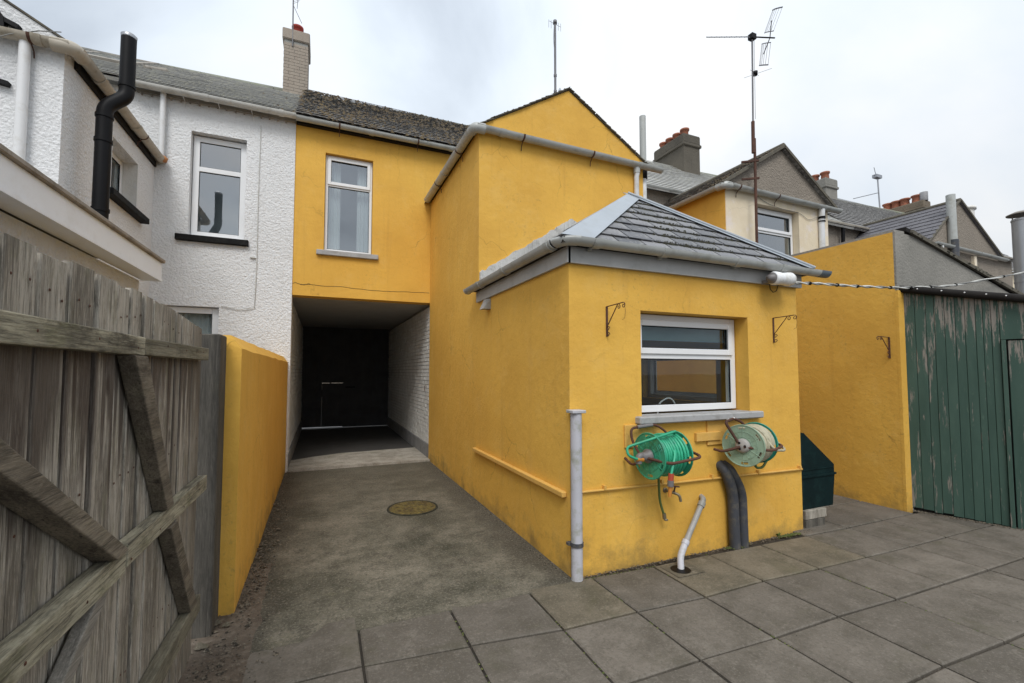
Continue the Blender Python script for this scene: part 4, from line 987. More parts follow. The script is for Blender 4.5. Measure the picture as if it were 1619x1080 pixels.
# chimney of the white house
ch = MB(); ch.box(-0.905, -0.425, 10.86, 11.55, 7.4, 9.05); ch.build('chimney', 'mortar', wh)
cb = MB()
for row in range(22):
    z = 7.45+row*0.073
    if z > 8.98: break
    x = -0.913-(0.11 if row % 2 else 0)
    while x < -0.42:
        a, b = max(-0.913, x+0.004), min(-0.417, x+0.216)
        if b-a > 0.02: cb.box(a, b, 10.85, 10.9, z+0.004, z+0.069)
        x += 0.22
    y = 10.9-(0.11 if row % 2 else 0)
    while y < 11.55:
        a, b = max(10.902, y+0.004), min(11.55, y+0.216)
        if b-a > 0.02: cb.box(-0.46, -0.417, a, b, z+0.004, z+0.069)
        y += 0.22
cb.build('chimney_brick', 'brick_pale', wh, kind='stuff')
ch = MB(); ch.cbox(-0.945, -0.385, 10.82, 11.6, 9.05, 9.30, 0.02); ch.build('chimney_cap', 'brick_pale', wh)
ch = MB(); ch.cbox(-0.95, -0.38, 10.76, 11.6, 7.60, 7.70, 0.02); ch.build('chimney_flashing', 'lead', wh)
chimney_pots(wh, [(-0.655, 11.1)], 9.30, 0.115, 0.26, 'red_pot')

# black flue and other things fixed to the white house
fl = thing('boiler_flue', 'black flue pipe with a double bend rising past the white gutter', 'flue', (-2.15, 5.85, 2.9))
q = MB(); q.tube(fillet([(-2.13, 5.83, 2.88), (-2.13, 5.83, 4.36), (-1.99, 5.93, 4.56), (-1.99, 5.93, 5.22)], 0.07, 6), 0.068, 16, caps=False); q.build('pipe', 'black', fl)
q = MB()
for z, x, y in ((3.25, -2.13, 5.83), (3.98, -2.13, 5.83), (4.24, -2.13, 5.83), (4.66, -1.99, 5.93)): q.tube([(x, y, z), (x, y, z+0.035)], 0.076, 16)
q.build('collar', 'black', fl)
q = MB(); q.lathe([(0.068, 0), (0.072, 0.03), (0.05, 0.05), (0.0, 0.052)], (-1.99, 5.93, 5.21)); q.build('cap', 'galv', fl)

# ------------------------------------------------------------------ yellow boundary wall, post and gate
bw = MB(); prof = [(-0.80, -0.05), (-0.50, -0.05), (-0.50, 1.755), (-0.565, 1.845), (-0.735, 1.845), (-0.80, 1.755)]
vs = []; n = 36
for i in range(n+1):
    y = 3.49+(8.112-3.49)*i/n
    for k, (x, z) in enumerate(prof):
        vs.append((x+(0.008*mnoise.noise(Vector((x*3, y*1.3, z*2)))), y+(0.012*mnoise.noise(Vector((x*9, z*4, 1))) if i == 0 else 0), z+(0.014*mnoise.noise(Vector((y*2.1, k, 0))) if z > 0.5 else 0)))
bw.add(vs, [(i*6+k, (i+1)*6+k, (i+1)*6+(k+1) % 6, i*6+(k+1) % 6) for i in range(n) for k in range(6)]+[tuple(range(5, -1, -1)), tuple(range(n*6, n*6+6))])
ob = bw.build('boundary_wall', 'yellow', origin=(-0.65, 5.8, 0)); tag(ob, 'mustard yellow rendered boundary wall with chamfered top on the left of the driveway', 'wall')
ps = MB(); ps.cbox(-0.70, -0.578, 3.25, 3.45, -0.03, 1.835, 0.008)
tag(ps.build('gate_post', 'wood_post', origin=(-0.64, 3.35, 0)), 'square grey timber gate post against the end of the yellow boundary wall', 'post')
gate = thing('wooden_gate', 'weathered grey ledged and braced plank gate standing open on the left', 'gate', (-0.6, 3.05, 0))
yb = [0.33, 0.47, 0.60, 0.74, 0.87, 0.995, 1.13, 1.265, 1.407, 1.551, 1.703, 1.852, 1.97, 2.088, 2.186, 2.30, 2.416, 2.50, 2.585, 2.685, 2.794, 2.90, 3.0]
def gtop(y):
    return 1.893-0.0*(y) - max(0, y-2.1)**1.5*0.062
rg = random.Random(17)
for a, b in zip(yb, yb[1:]):
    q = MB(); off = rg.uniform(-.003, .003); tt = rg.uniform(-.008, .006); ta, tb = gtop(a)+tt, gtop(b)+tt; off = rg.uniform(-.006, .004); zb = 0.06+rg.uniform(0, .02)
    x0, x1 = -0.641+off, -0.621+off; g2 = rg.choice((0.006, 0.008, 0.010)) if a < 2.0 else rg.choice((0.003, 0.005, 0.006)); n = 5; vs = []
    for i in range(n+1):                            # slightly cupped boards with wavering edges
        t = i/n; wa = 0.0015*mnoise.noise(Vector((a*9, t*6, 0))); wb = 0.0015*mnoise.noise(Vector((b*9, t*6, 4)))
        za = zb+(ta-zb)*t; zc = zb+(tb-zb)*t; m_y = (a+b)/2; zm = (za+zc)/2; cup = 0.002
        vs += [(x0, a+g2+wa, za), (x0, b-g2+wb, zc), (x1-0.003, b-g2+wb, zc), (x1, b-g2-0.004+wb, zc), (x1-cup, m_y, zm), (x1, a+g2+0.004+wa, za), (x1-0.003, a+g2+wa, za)]
    fs = [(i*7+k, i*7+(k+1) % 7, (i+1)*7+(k+1) % 7, (i+1)*7+k) for i in range(n) for k in range(7)]+[tuple(range(6, -1, -1)), tuple(range(n*7, n*7+7))]
    q.add(vs, fs); q.build('plank', 'wood', gate)
for y in yb[1:-1]:
    MB().box(-0.682, -0.664, y-0.045, y+0.045, 0.08, gtop(y)-0.03).build('cover_batten', 'wood_shade', gate)  # battens behind the gaps, coloured near black so the gaps read as shaded
nl = MB(); 
for a, b in zip(yb, yb[1:]):
    for zc in (0.55, 1.25, 1.80):
        for t in ((0.3, 0.72) if b-a > 0.11 else (0.5,)):
            nl.lathe([(0.0045, 0), (0.003, 0.0015), (0.0, 0.002)], (-0.6215, a+(b-a)*t+rg.uniform(-.006, .006), zc+rg.uniform(-.02, .02)), (1, 0, 0), 6)
for y in (0.9, 1.3, 1.62, 1.9, 2.2, 2.5, 2.8):
    for zc in (1.69, 0.99, 0.375): nl.lathe([(0.005, 0), (0.003, 0.0015), (0.0, 0.002)], (-0.5755 if zc > 1.5 else -0.571, y+rg.uniform(-.03, .03), zc+rg.uniform(-.015, .015)), (1, 0, 0), 6)
nl.build('nail', 'rust', gate, kind='stuff')
def lumber(pts2, x0, x1, mat, nm='rail'):            # polygon in (y,z) extruded in x, with worn edges
    q = MB(); q.prism(pts2, 0, x0, x1); o = q.build(nm, mat, gate)
    bv = o.modifiers.new('worn', 'BEVEL'); bv.width = 0.004; bv.segments = 2; return o
lumber([(0.30, 1.655), (1.963, 1.657), (1.966, 1.722), (0.30, 1.722)], -0.617, -0.575, 'wood_rail')
lumber([(1.968, 1.659), (2.945, 1.664), (2.945, 1.730), (1.970, 1.722)], -0.617, -0.577, 'wood_rail')
lumber([(0.30, 0.952), (1.855, 0.948), (1.862, 1.020), (1.80, 1.028), (0.30, 1.030)], -0.617, -0.572, 'wood_rail')
lumber([(1.874, 0.958), (2.985, 0.948), (2.985, 1.028), (1.880, 1.034)], -0.617, -0.574, 'wood_rail')
lumber([(0.30, 0.33), (2.90, 0.33), (2.90, 0.42), (0.30, 0.42)], -0.617, -0.570, 'wood_rail')
lumber([(1.835, 1.0285), (1.745, 1.0285), (0.80, 1.654), (0.90, 1.654)], -0.617, -0.556, 'wood_brace', 'brace')
lumber([(1.845, 1.655), (1.965, 1.655), (2.345, 1.036), (2.255, 1.036)], -0.617, -0.565, 'wood_brace', 'brace')
lumber([(2.31, 0.9465), (2.41, 0.9465), (2.80, 0.4225), (2.69, 0.4225)], -0.617, -0.565, 'wood_brace', 'brace')
lumber([(1.70, 0.9465), (1.79, 0.9465), (1.02, 0.4225), (0.92, 0.4225)], -0.617, -0.582, 'wood_pale', 'brace')

# ------------------------------------------------------------------ manhole cover, gully, waste pipe, cables
mh = thing('manhole_cover', 'round mossy iron manhole cover in the driveway', 'manhole cover', (1.02, 5.37, 0))
q = MB(); q.lathe([(0.295, 0.001), (0.290, 0.010), (0.275, 0.012), (0.268, 0.006)], (1.02, 5.37, 0), n=40); q.build('frame', 'moss_dark', mh)
mo = Mat('mossy_iron', 0.95); mo.col(mo.mix(mo.ramp(mo.noise(16, 5, 0.7), (0.38, 0.0), (0.62, 1.0)), (0.065, 0.045, 0.018), (0.15, 0.115, 0.03))); mo.bump(mo.noise(60, 4), 0.8, 0.01)
q = MB(); q.lathe([(0.268, 0.004), (0.26, 0.010), (0.0, 0.011)], (1.02, 5.37, 0), n=40)
for i in range(-4, 5):
    for j in range(-4, 5):
        x, y = i*0.055, j*0.055
        if x*x+y*y < 0.058: q.box(1.02+x-0.017, 1.02+x+0.017, 5.37+y-0.017, 5.37+y+0.017, 0.009, 0.015)
q.build('cover', mo.m, mh)
gl_ = thing('drain_gully', 'small drain gully with concrete surround at the foot of the kitchen wall', 'drain', (2.70, 2.86, 0))
q = MB(); n = 24; vs = []
for (rr_, zz_) in ((0.088, 0.010), (0.080, 0.006), (0.078, -0.03)):
    for k in range(n): a = 6.2832*k/n; vs.append((2.70+rr_*math.cos(a), 2.86+rr_*math.sin(a), zz_))
for k in range(n):
    a = 6.2832*k/n; s_ = 0.135/max(abs(math.cos(a)), abs(math.sin(a))); vs.append((2.72+s_*math.cos(a), 2.86+s_*math.sin(a)*0.8, 0.006))
fs = [(j*n+k, j*n+(k+1) % n, (j+1)*n+(k+1) % n, (j+1)*n+k) for j in range(2) for k in range(n)]+[(k, 3*n+k, 3*n+(k+1) % n, (k+1) % n) for k in range(n)]
q.add(vs, fs); q.build('surround', 'slab_buff', gl_)
q = MB(); q.lathe([(0.078, 0.0075), (0.03, 0.0072), (0.0, 0.0072)], (2.70, 2.86, 0), n=24); q.build('drain_dark_disc', 'black', gl_)  # flat black disc paints the darkness of the open drain
wp = thing('waste_pipe', 'grey waste pipe slanting from the kitchen wall down into the gully', 'pipe', (2.72, 2.88, 0))
q = MB(); q.tube(fillet([(3.19, 3.12, 0.475), (3.155, 3.045, 0.47), (2.80, 2.935, 0.125)], 0.03), 0.024, 12); q.build('pipe', 'pipe_grey', wp)
q = MB(); q.tube(fillet([(2.83, 2.945, 0.155), (2.745, 2.91, 0.08), (2.715, 2.87, -0.01)], 0.05), 0.027, 12); q.tube([(2.855, 2.953, 0.18), (2.83, 2.945, 0.155)], 0.031, 12); q.build('elbow', 'pipe_lilac', wp)
q = MB(); q.tube([(3.13, 3.037, 0.445), (3.10, 3.028, 0.415)], 0.031, 12); q.build('collar', 'pipe_grey', wp)
for i, (dx, lb) in enumerate(((0.0, 'left dark grey insulated pipe dropping to the paving below the faded hose reel'), (0.115, 'right dark grey insulated pipe dropping to the paving below the faded hose reel'))):
    q = MB(); q.tube(fillet([(3.42+dx*0.4, 3.11, 0.74), (3.42+dx*0.55, 3.04, 0.70), (3.50+dx, 3.035, 0.50), (3.505+dx, 3.035, 0.25), (3.515+dx*0.95, 3.035, -0.02)], 0.10, 5), 0.048 if not i else 0.043, 14)
    tag(q.build('insulated_pipe', 'pipe_dark', origin=(3.5+dx, 3.035, 0)), lb, 'pipe', 'insulated pipes below the hose reel')

# ------------------------------------------------------------------ hose reels
def flange(mb, x, r, n=48, slots=6, ph=0.0, dish=0.0):
    rings = [0.03, 0.055, 0.082, 0.115, 0.142, 0.163, r]; vs = []; fs = []
    for s_ in (-0.0025, 0.0025):
        for q in rings:
            for k in range(n): a = 2*math.pi*k/n; vs.append((x+s_+dish*(1-q/r)*(1 if x < 0 else -1), q*math.cos(a), q*math.sin(a)))
    m = len(rings)*n; per = n//slots; hole = set()
    for i in range(len(rings)-1):
        for k in range(n):
            kk = int(k+ph*per) % per
            if i == 4 and 2 <= kk <= 4: hole.add((i, k)); continue
            a = (i*n+k, i*n+(k+1) % n, (i+1)*n+(k+1) % n, (i+1)*n+k); fs += [a[::-1], tuple(q+m for q in a)]
    for (i, k) in hole:                       # walls of the slots
        if (i, (k+1) % n) not in hole: a = (i*n+(k+1) % n, (i+1)*n+(k+1) % n); fs.append((a[0], a[1], a[1]+m, a[0]+m))
        if (i, (k-1) % n) not in hole: a = (i*n+k, (i+1)*n+k); fs.append((a[1], a[0], a[0]+m, a[1]+m))
        fs.append((i*n+(k+1) % n, i*n+k, i*n+k+m, i*n+(k+1) % n+m)); fs.append(((i+1)*n+k, (i+1)*n+(k+1) % n, (i+1)*n+(k+1) % n+m, (i+1)*n+k+m))
    mb.add(vs, fs)
    sx_ = -1 if x < 0 else 1
    for rr2 in (0.075, 0.122): mb.tube([(x+sx_*0.003, rr2*math.cos(2*math.pi*k/30), rr2*math.sin(2*math.pi*k/30)) for k in range(30)], 0.0028, 5, closed=True)
    for k in range(6):
        a = 2*math.pi*(k+0.5)/6; mb.tube([(x+sx_*0.003, 0.05*math.cos(a), 0.05*math.sin(a)), (x+sx_*0.003, 0.165*math.cos(a), 0.165*math.sin(a))], 0.003, 5)
        mb.tube([(x+sx_*0.003, 0.099*math.cos(a+.52)+0.017*math.cos(j_*0.628), 0.099*math.sin(a+.52)+0.017*math.sin(j_*0.628)) for j_ in range(10)], 0.0022, 5, closed=True)
    mb.tube([(x, r*math.cos(2*math.pi*k/36), r*math.sin(2*math.pi*k/36)) for k in range(36)], 0.0065, 6, closed=True)
def coil(r, x0, x1, turns, tr, seed=0, jit=0.004):
    q = random.Random(seed); pts = []; N = int(turns*26)
    for i in range(N+1):
        a = 2*math.pi*i/26; rj = r+0.004*mnoise.noise(Vector((i*0.11, seed, 0))); pts.append((x0+(x1-x0)*i/N+0.006*mnoise.noise(Vector((i*0.07, seed, 5))), rj*math.cos(a), rj*math.sin(a)))
    return pts
def reel(center, yaw, label, m_near, m_far, m_hose, m_hub, seed):
    T = Matrix.Translation(center) @ Matrix.Rotation(R(yaw), 4, 'Z')
    root = thing('hose_reel', label, 'hose reel', tuple(center), 'hose reels under the kitchen window')
    q = MB(T); flange(q, -0.13, 0.178); q.build('flange', m_near, root); q = MB(T); flange(q, 0.15, 0.178, ph=0.3); q.build('flange', m_far, root)
    q = MB(T); q.lathe([(0.055, -0.13), (0.055, 0.15)], (0, 0, 0), (1, 0, 0), 24); q.build('drum', m_far, root)
    for k, (rr_, a, b, t) in enumerate(((0.105, -0.115, 0.135, 10), (0.126, 0.132, -0.112, 9.8), (0.147, -0.10, 0.125, 9.0), (0.160, -0.02, 0.12, 4.5))):
        q = MB(T); q.tube(coil(rr_, a, b, t, 0.0115, seed+k), 0.0115, 8); q.build('hose', m_hose, root)
    return root, T
ra, TA = reel((2.53, 2.865, 0.935), 2, 'bright green hose reel hanging left under the kitchen window', 'reel_green', 'reel_green', 'hose_green', 'plastic_grey', 1)
q = MB(TA); q.lathe([(0.055, -0.128), (0.055, -0.155), (0.035, -0.165), (0.035, -0.20), (0.0, -0.205)][::-1], (0, 0, 0), (1, 0, 0), 18)
q.tube(fillet([(-0.16, 0, 0.0), (-0.235, 0, 0.01), (-0.235, -0.0, -0.05)], 0.04), 0.026, 12); q.build('hub', 'plastic_grey', ra)
q = MB(TA)   # rusty tube frame: top loop and the side handle
q.tube(fillet([(-0.16, 0.05, -0.02), (-0.18, 0.14, 0.10), (-0.17, 0.17, 0.20), (0.10, 0.17, 0.22), (0.19, 0.13, 0.15), (0.17, 0.02, 0.0)], 0.05), 0.0105, 8)
q.tube(fillet([(-0.17, -0.02, -0.01), (-0.10, -0.20, -0.03), (0.20, -0.22, 0.0), (0.26, -0.10, 0.01), (0.24, 0.10, 0.02), (0.19, 0.22, 0.04)], 0.06), 0.0115, 8)
q.tube(fillet([(-0.17, 0.0, -0.02), (-0.20, 0.12, -0.09), (-0.19, 0.22, -0.05)], 0.04), 0.0105, 8); q.build('frame', 'rust', ra)
q = MB(TA); q.tube([(-0.10, 0.17, 0.206), (0.06, 0.17, 0.217)], 0.016, 10); q.build('grip', 'plastic_grey', ra)
q = MB(TA); q.tube(fillet([(-0.19, -0.01, -0.02), (-0.26, -0.02, -0.015), (-0.34, 0.0, 0.02), (-0.335, 0.02, 0.08), (-0.15, -0.08, 0.15), (0.05, -0.10, 0.195), (0.10, -0.05, 0.185), (0.11, 0.0, 0.14)], 0.06, 6), 0.0105, 8)
q.tube(fillet([(0.0, -0.12, 0.08), (-0.02, -0.165, 0.03), (-0.075, -0.195, -0.05), (-0.10, -0.20, -0.11)], 0.05, 6), 0.0105, 8); q.build('loose_hose', 'hose_green', ra)
q = MB(TA); q.tube([(-0.205, -0.01, -0.02), (-0.265, -0.015, -0.015)], [0.020, 0.014], 10); q.tube([(-0.105, -0.20, -0.19), (-0.118, -0.20, -0.27)], [0.016, 0.013], 10); q.build('nozzle', 'orange', ra)
q = MB(TA); q.tube([(-0.098, -0.20, -0.10), (-0.105, -0.20, -0.155)], 0.021, 10); q.build('connector', 'red_ring', ra)
q = MB(TA); q.tube([(-0.1045, -0.20, -0.15), (-0.107, -0.20, -0.195)], 0.024, 10); q.build('connector_collar', 'plastic_grey', ra)
q = MB(); q.tube(fillet([(2.60, 2.98, 0.80), (2.63, 3.02, 0.68), (2.665, 3.05, 0.50), (2.70, 3.04, 0.385)], 0.08), 0.0105, 8)
q.build('hanging_hose', 'hose_olive', ra)
q = MB(); q.tube([(2.70, 3.04, 0.40), (2.705, 3.04, 0.355)], 0.016, 10); q.lathe([(0.0, 0), (0.018, 0.004), (0.02, 0.012), (0.0, 0.02)], (2.71, 3.03, 0.34), n=10); q.build('hose_end', 'brass', ra)
rbk, TB = reel((3.535, 2.875, 0.955), 17, 'faded pale green hose reel with beige hose, hanging right under the kitchen window', 'reel_pale', 'reel_teal', 'hose_beige', 'plastic_hub', 7)
q = MB(TB); q.lathe([(0.062, -0.130), (0.062, -0.150), (0.045, -0.165), (0.0, -0.168)][::-1], (0, 0, 0), (1, 0, 0), 20); q.build('hub', 'plastic_hub', rbk)
q = MB(TB)
for k in range(3): a = 1.0+k*2.094; q.lathe([(0.010, 0), (0.010, -0.006), (0.0, -0.006)][::-1], (-0.166, 0.03*math.cos(a), 0.03*math.sin(a)), (1, 0, 0), 8)
q.build('bolt', 'black', rbk)
q = MB(TB)
q.tube(fillet([(-0.165, 0.03, 0.03), (-0.20, 0.12, 0.20), (0.02, 0.14, 0.215), (0.10, 0.10, 0.18), (0.17, 0.02, 0.0)], 0.04), 0.0125, 8)
q.tube(fillet([(-0.165, 0.01, -0.01), (-0.22, 0.14, -0.06), (-0.21, 0.22, -0.05)], 0.03), 0.0125, 8)
q.tube(fillet([(-0.165, -0.02, -0.005), (-0.05, -0.20, -0.03), (0.20, -0.21, -0.01), (0.30, -0.05, 0.0), (0.28, 0.12, 0.02), (0.2, 0.2, 0.03)], 0.07), 0.012, 8); q.build('frame', 'rust', rbk)
q = MB(TB); q.tube(fillet([(0.02, -0.13, 0.06), (0.02, -0.20, -0.03), (0.20, -0.23, -0.05), (0.31, -0.12, 0.0), (0.27, 0.02, 0.10), (0.13, 0.03, 0.13)], 0.07, 6), 0.0115, 8); q.build('loose_hose', 'hose_beige', rbk)
q = MB(TB); q.tube(fillet([(-0.06, -0.05, -0.12), (-0.02, -0.06, -0.20), (0.12, -0.06, -0.215), (0.22, -0.06, -0.16), (0.24, -0.04, -0.09)], 0.07, 6), 0.0115, 8); q.build('hanging_hose', 'hose_olive', rbk)
q = MB(TB); q.tube([(-0.10, 0.14, 0.206), (-0.085, 0.14, 0.207)], 0.015, 8); q.tube([(0.0, 0.14, 0.214), (0.018, 0.14, 0.215)], 0.015, 8); q.build('clip', 'nail', rbk)
# outside tap
tpo = thing('garden_tap', 'small brass outside tap on the yellow wall below the green reel', 'tap', (2.77, 3.1, 0.55))
q = MB(); q.tube([(2.765, 3.10, 0.575), (2.775, 3.045, 0.575), (2.80, 3.01, 0.565)], 0.014, 8); q.lathe([(0.022, 0), (0.022, 0.008), (0.0, 0.009)], (2.765, 3.098, 0.575), (0, -1, 0), 12)
q.tube(fillet([(2.79, 3.02, 0.568), (2.82, 2.985, 0.555), (2.83, 2.98, 0.50)], 0.03), 0.012, 8); q.build('body', 'brass', tpo)
q = MB(); q.tube([(2.79, 3.02, 0.57), (2.79, 3.00, 0.625)], 0.007, 8); q.tube([(2.765, 3.005, 0.63), (2.83, 2.995, 0.62)], 0.007, 8); q.build('handle', 'rust', tpo)

# ------------------------------------------------------------------ hanging basket brackets
def bracket(pos, yaw, label, hook=True, tilt=0):
    T = Matrix.Translation(pos) @ Matrix.Rotation(R(yaw), 4, 'Z')
    root = thing('basket_bracket', label, 'bracket', pos, 'wrought iron hanging basket brackets'); q = MB(T)
    def scroll(c, r0, a0, turns, sgn=1, n=22): 
        return [(0, c[0]+r0*(1-0.75*i/n)*math.cos(a0+sgn*2*math.pi*turns*i/n), c[1]+r0*(1-0.75*i/n)*math.sin(a0+sgn*2*math.pi*turns*i/n)) for i in range(n+1)]
    q.box(-0.009, 0.009, -0.006, 0.0, -0.25, 0.0); q.build('wall_bar', 'rust', root)
    q = MB(T); q.tube([(0, 0, 0.0), (0, -0.22, 0.005)], 0.0045, 6); q.tube([(0, -0.003, -0.17), (0, -0.15, -0.002)], 0.0045, 6)
    q.tube(scroll((-0.225, -0.018), 0.023, 1.6, 1.1), 0.0035, 5); q.tube(scroll((-0.165, -0.022), 0.020, 1.6, 1.1), 0.0035, 5)
    q.tube(scroll((-0.022, -0.185), 0.020, 3.1, 1.1, -1), 0.0035, 5); q.tube(scroll((-0.022, -0.235), 0.020, 3.1, 1.1, -1), 0.0035, 5); q.build('arm', 'rust', root)
    if hook:
        q = MB(T); q.tube([(0.0, -0.235, -0.005), (0.004, -0.245, -0.06), (0.004, -0.235, -0.12), (0.0, -0.21, -0.13)], 0.0016, 4); q.build('hook_wire', 'rust', root)
    return root
bracket((2.18, 3.098, 2.143), 0, 'rusty scrolled basket bracket left of the kitchen window')
bracket((4.19, 3.098, 2.143), 0, 'rusty scrolled basket bracket right of the kitchen window, near the corner')
bracket((6.198, 3.11, 2.01), -90, 'rusty scrolled basket bracket on the far yellow wall beside the green shed', hook=False)

# ------------------------------------------------------------------ outside lamp and overhead cable
lm = thing('outside_lamp', 'white outside lamp under the gutter on the kitchen corner', 'lamp', (4.1, 2.96, 2.49))
q = MB(); q.lathe([(0.0, 0.0), (0.055, 0.004), (0.066, 0.02), (0.064, 0.07), (0.058, 0.13), (0.066, 0.20), (0.068, 0.24), (0.055, 0.275), (0.0, 0.28)], (3.99, 2.945, 2.505), (1, 0.0, 0.03), 24); q.build('shade', 'lamp_white', lm)
q = MB(); q.lathe([(0.0, -0.05), (0.03, -0.045), (0.035, -0.01), (0.055, 0.0)], (3.985, 2.945, 2.505), (1, 0, 0.03), 16); q.box(4.0, 4.30, 2.98, 3.066, 2.47, 2.50); q.build('holder', 'plastic_grey', lm)
q = MB(); q.tube([(4.02, 3.0, 2.48), (4.03, 3.0, 2.41), (4.07, 3.0, 2.38), (4.12, 3.0, 2.40), (4.15, 3.0, 2.47)], 0.004, 5); q.build('lamp_wire', 'black', lm)
path = [(4.22, 2.97, 2.485), (4.4, 2.93, 2.485), (4.66, 2.9, 2.492), (5.07, 2.9, 2.504), (5.5, 2.9, 2.525), (5.99, 2.9, 2.552), (6.5, 2.9, 2.598), (7.07, 2.9, 2.656), (8.0, 2.9, 2.811), (9.08, 2.9, 2.997), (9.31, 2.95, 3.05)]
def smooth_path(P, k=8):
    P = [Vector(p) for p in P]; out = []
    for i in range(len(P)-1):
        p0, p1, p2, p3 = P[max(i-1, 0)], P[i], P[i+1], P[min(i+2, len(P)-1)]
        for j in range(k):
            t = j/k; out.append(0.5*((2*p1)+(p2-p0)*t+(2*p0-5*p1+4*p2-p3)*t*t+(3*p1-p0-3*p2+p3)*t**3))
    return out+[P[-1]]
cbl = thing('overhead_cable', 'twisted grey overhead cable sagging from the kitchen corner across the shed', 'cable', (4.22, 2.97, 2.485))
for ph, mt in ((0, 'cable'), (math.pi, 'gutter_white')):
    sp_ = smooth_path(path, 10); q = MB(); q.tube([p+Vector((0, math.cos(i*0.62+ph), math.sin(i*0.62+ph)))*0.0075 for i, p in enumerate(sp_)], 0.008, 6); q.build('strand', mt, cbl)
q = MB()
for i in (14, 26, 34, 47, 55, 63, 72, 84): p_ = sp_[i]; q.tube([p_-Vector((0.012, 0, 0)), p_+Vector((0.012, 0, 0.001))], 0.019, 6); 
q.build('tie', 'black', cbl)

# ------------------------------------------------------------------ coal bunker on its timber blocks
bk = thing('coal_bunker', 'dark green plastic coal bunker with sloping lid behind the kitchen corner', 'bunker', (4.85, 3.5, 0.2))
q = MB(); q.prism([(4.60, 0.17), (5.10, 0.17), (5.145, 0.49), (4.60, 0.49)], 1, 3.14, 3.95); q.build('body', 'bunker', bk)
q = MB(); q.prism([(4.585, 0.495), (5.155, 0.495), (5.155, 0.515), (4.585, 0.515)], 1, 3.125, 3.97); q.build('rim', 'bunker', bk)
q = MB(); q.prism([(4.60, 0.516), (5.14, 0.516), (5.14, 0.60), (4.66, 0.96), (4.60, 0.96)], 1, 3.14, 3.95); q.prism([(4.62, 0.57), (5.12, 0.57), (5.12, 0.578), (4.62, 0.578)], 1, 3.132, 3.14); q.build('lid', 'bunker', bk)
tb = thing('timber_blocks', 'stacked grey timber blocks under the green bunker', 'timber', (4.75, 3.4, 0))
for z0, z1, x1 in ((-0.005, 0.075, 4.90), (0.080, 0.168, 4.93)):
    q = MB(); q.cbox(4.60, x1, 3.10, 3.26, z0, z1, 0.004); q.build('block', 'wood_post' if z0 < 0.05 else 'wood', tb)
    q = MB(); q.cbox(4.60, x1, 3.70, 3.86, z0, z1, 0.004); q.build('block', 'wood', tb)

# ------------------------------------------------------------------ outbuilding with the long yellow wall on the right
ob_ = thing('outbuilding', 'lean-to outbuilding behind the green shed with tall yellow side wall and grey gable end', 'outbuilding', (7.5, 4.5, 0))
w = MB(); vs = []; n = 26
w.box(6.20, 6.42, 3.035, 8.13, -0.05, 3.255); w.build('yellow_wall', 'yellow', ob_)
w = MB(); w.box(6.205, 6.415, 3.02, 8.13, 3.256, 3.285); w.build('wall_coping', 'grey_render', ob_)
w = MB(); w.prism([(6.312, -0.05), (9.6, -0.05), (9.6, 2.58), (8.87, 2.73), (6.66, 3.245), (6.312, 3.256)], 1, 3.012, 3.034); w.box(6.203, 6.312, 3.012, 3.034, 2.56, 3.256); w.build('gable_wall', 'grey_render', ob_)
w = MB(); w.box(6.198, 6.311, 3.004, 3.0345, -0.05, 2.557); w.build('yellow_corner', 'yellow', ob_)
w = MB(); w.slabpoly([(6.42, 3.0, 3.285), (9.7, 3.0, 2.595), (9.7, 5.3, 2.595), (6.42, 5.3, 3.285)], (0, 0, 1), 0.05); w.build('roof', 'felt', ob_)
vr = MB(); rq = random.Random(4)
for i in range(300):
    t = rq.random(); lump(vr, (6.45+3.2*t, 3.0+rq.uniform(-.02, .03), 3.285-0.675*t+rq.uniform(-.015, .045)), rq.uniform(0.01, 0.03), 0.7, rnd=rq)
vr.build('moss', 'moss_dark', ob_, kind='stuff')
w = MB(); w.bar((6.5, 2.99, 3.285), (9.7, 2.99, 2.61), 0.03, 0.045); w.build('bargeboard', 'verge', ob_)

# ------------------------------------------------------------------ green shed
S0 = Vector((6.325, 3.018, 0)); SD = Vector((0.304, -0.953, 0)).normalized(); SN = Vector((0.953, 0.304, 0)).normalized()
shed = thing('green_shed', 'green boarded shed with peeling paint on the right of the yard', 'shed', tuple(S0))
def sp3(a, o, z): return S0+SD*a+SN*o+Vector((0, 0, z))
def stop(a): return 2.575-0.245*a
def sboard(a0, a1, z0, z1a, z1b, o0, o1, mat='peel', nm='plank'):
    q = MB(); b = 0.003
    vs = []
    for (a, z1) in ((a0, z1a), (a1, z1b)):
        s_ = b if a == a0 else -b
        vs += [sp3(a, o1, z0), sp3(a, o0+b, z0), sp3(a+s_, o0, z0), sp3(a, o1, z1), sp3(a, o0+b, z1), sp3(a+s_, o0, z1)]
    fs = [(0, 1, 4, 3), (1, 2, 5, 4), (2, 8, 11, 5), (8, 7, 10, 11), (7, 6, 9, 10), (6, 0, 3, 9), (3, 4, 5, 11, 10, 9), (0, 6, 7, 8, 2, 1)]
    q.add(vs, fs); return q.build(nm, mat, shed)
ab = [0.0, 0.098, 0.190, 0.262, 0.345, 0.428, 0.505, 0.585, 0.640, 0.700, 0.762]
rs_ = random.Random(3)
for a, b in zip(ab, ab[1:]):
    o = rs_.uniform(-.002, .003); sboard(a+0.0015, b-0.0015, 0.03-0.05*a+rs_.uniform(0, .02), stop(a)-0.02, stop(b)-0.02, o, o+0.02)
sboard(0.765, 0.80, -0.02, 1.935, 1.935, -0.022, 0.02, nm='door_frame')
sboard(0.762, 2.0, 1.94, 2.36, 2.06, -0.004, 0.02, nm='lintel_board')
sboard(0.812, 1.35, 0.0, 1.925, 1.925, 0.006, 0.03, nm='door'); sboard(1.36, 1.9, 0.0, 1.925, 1.925, 0.0, 0.03, nm='plank')
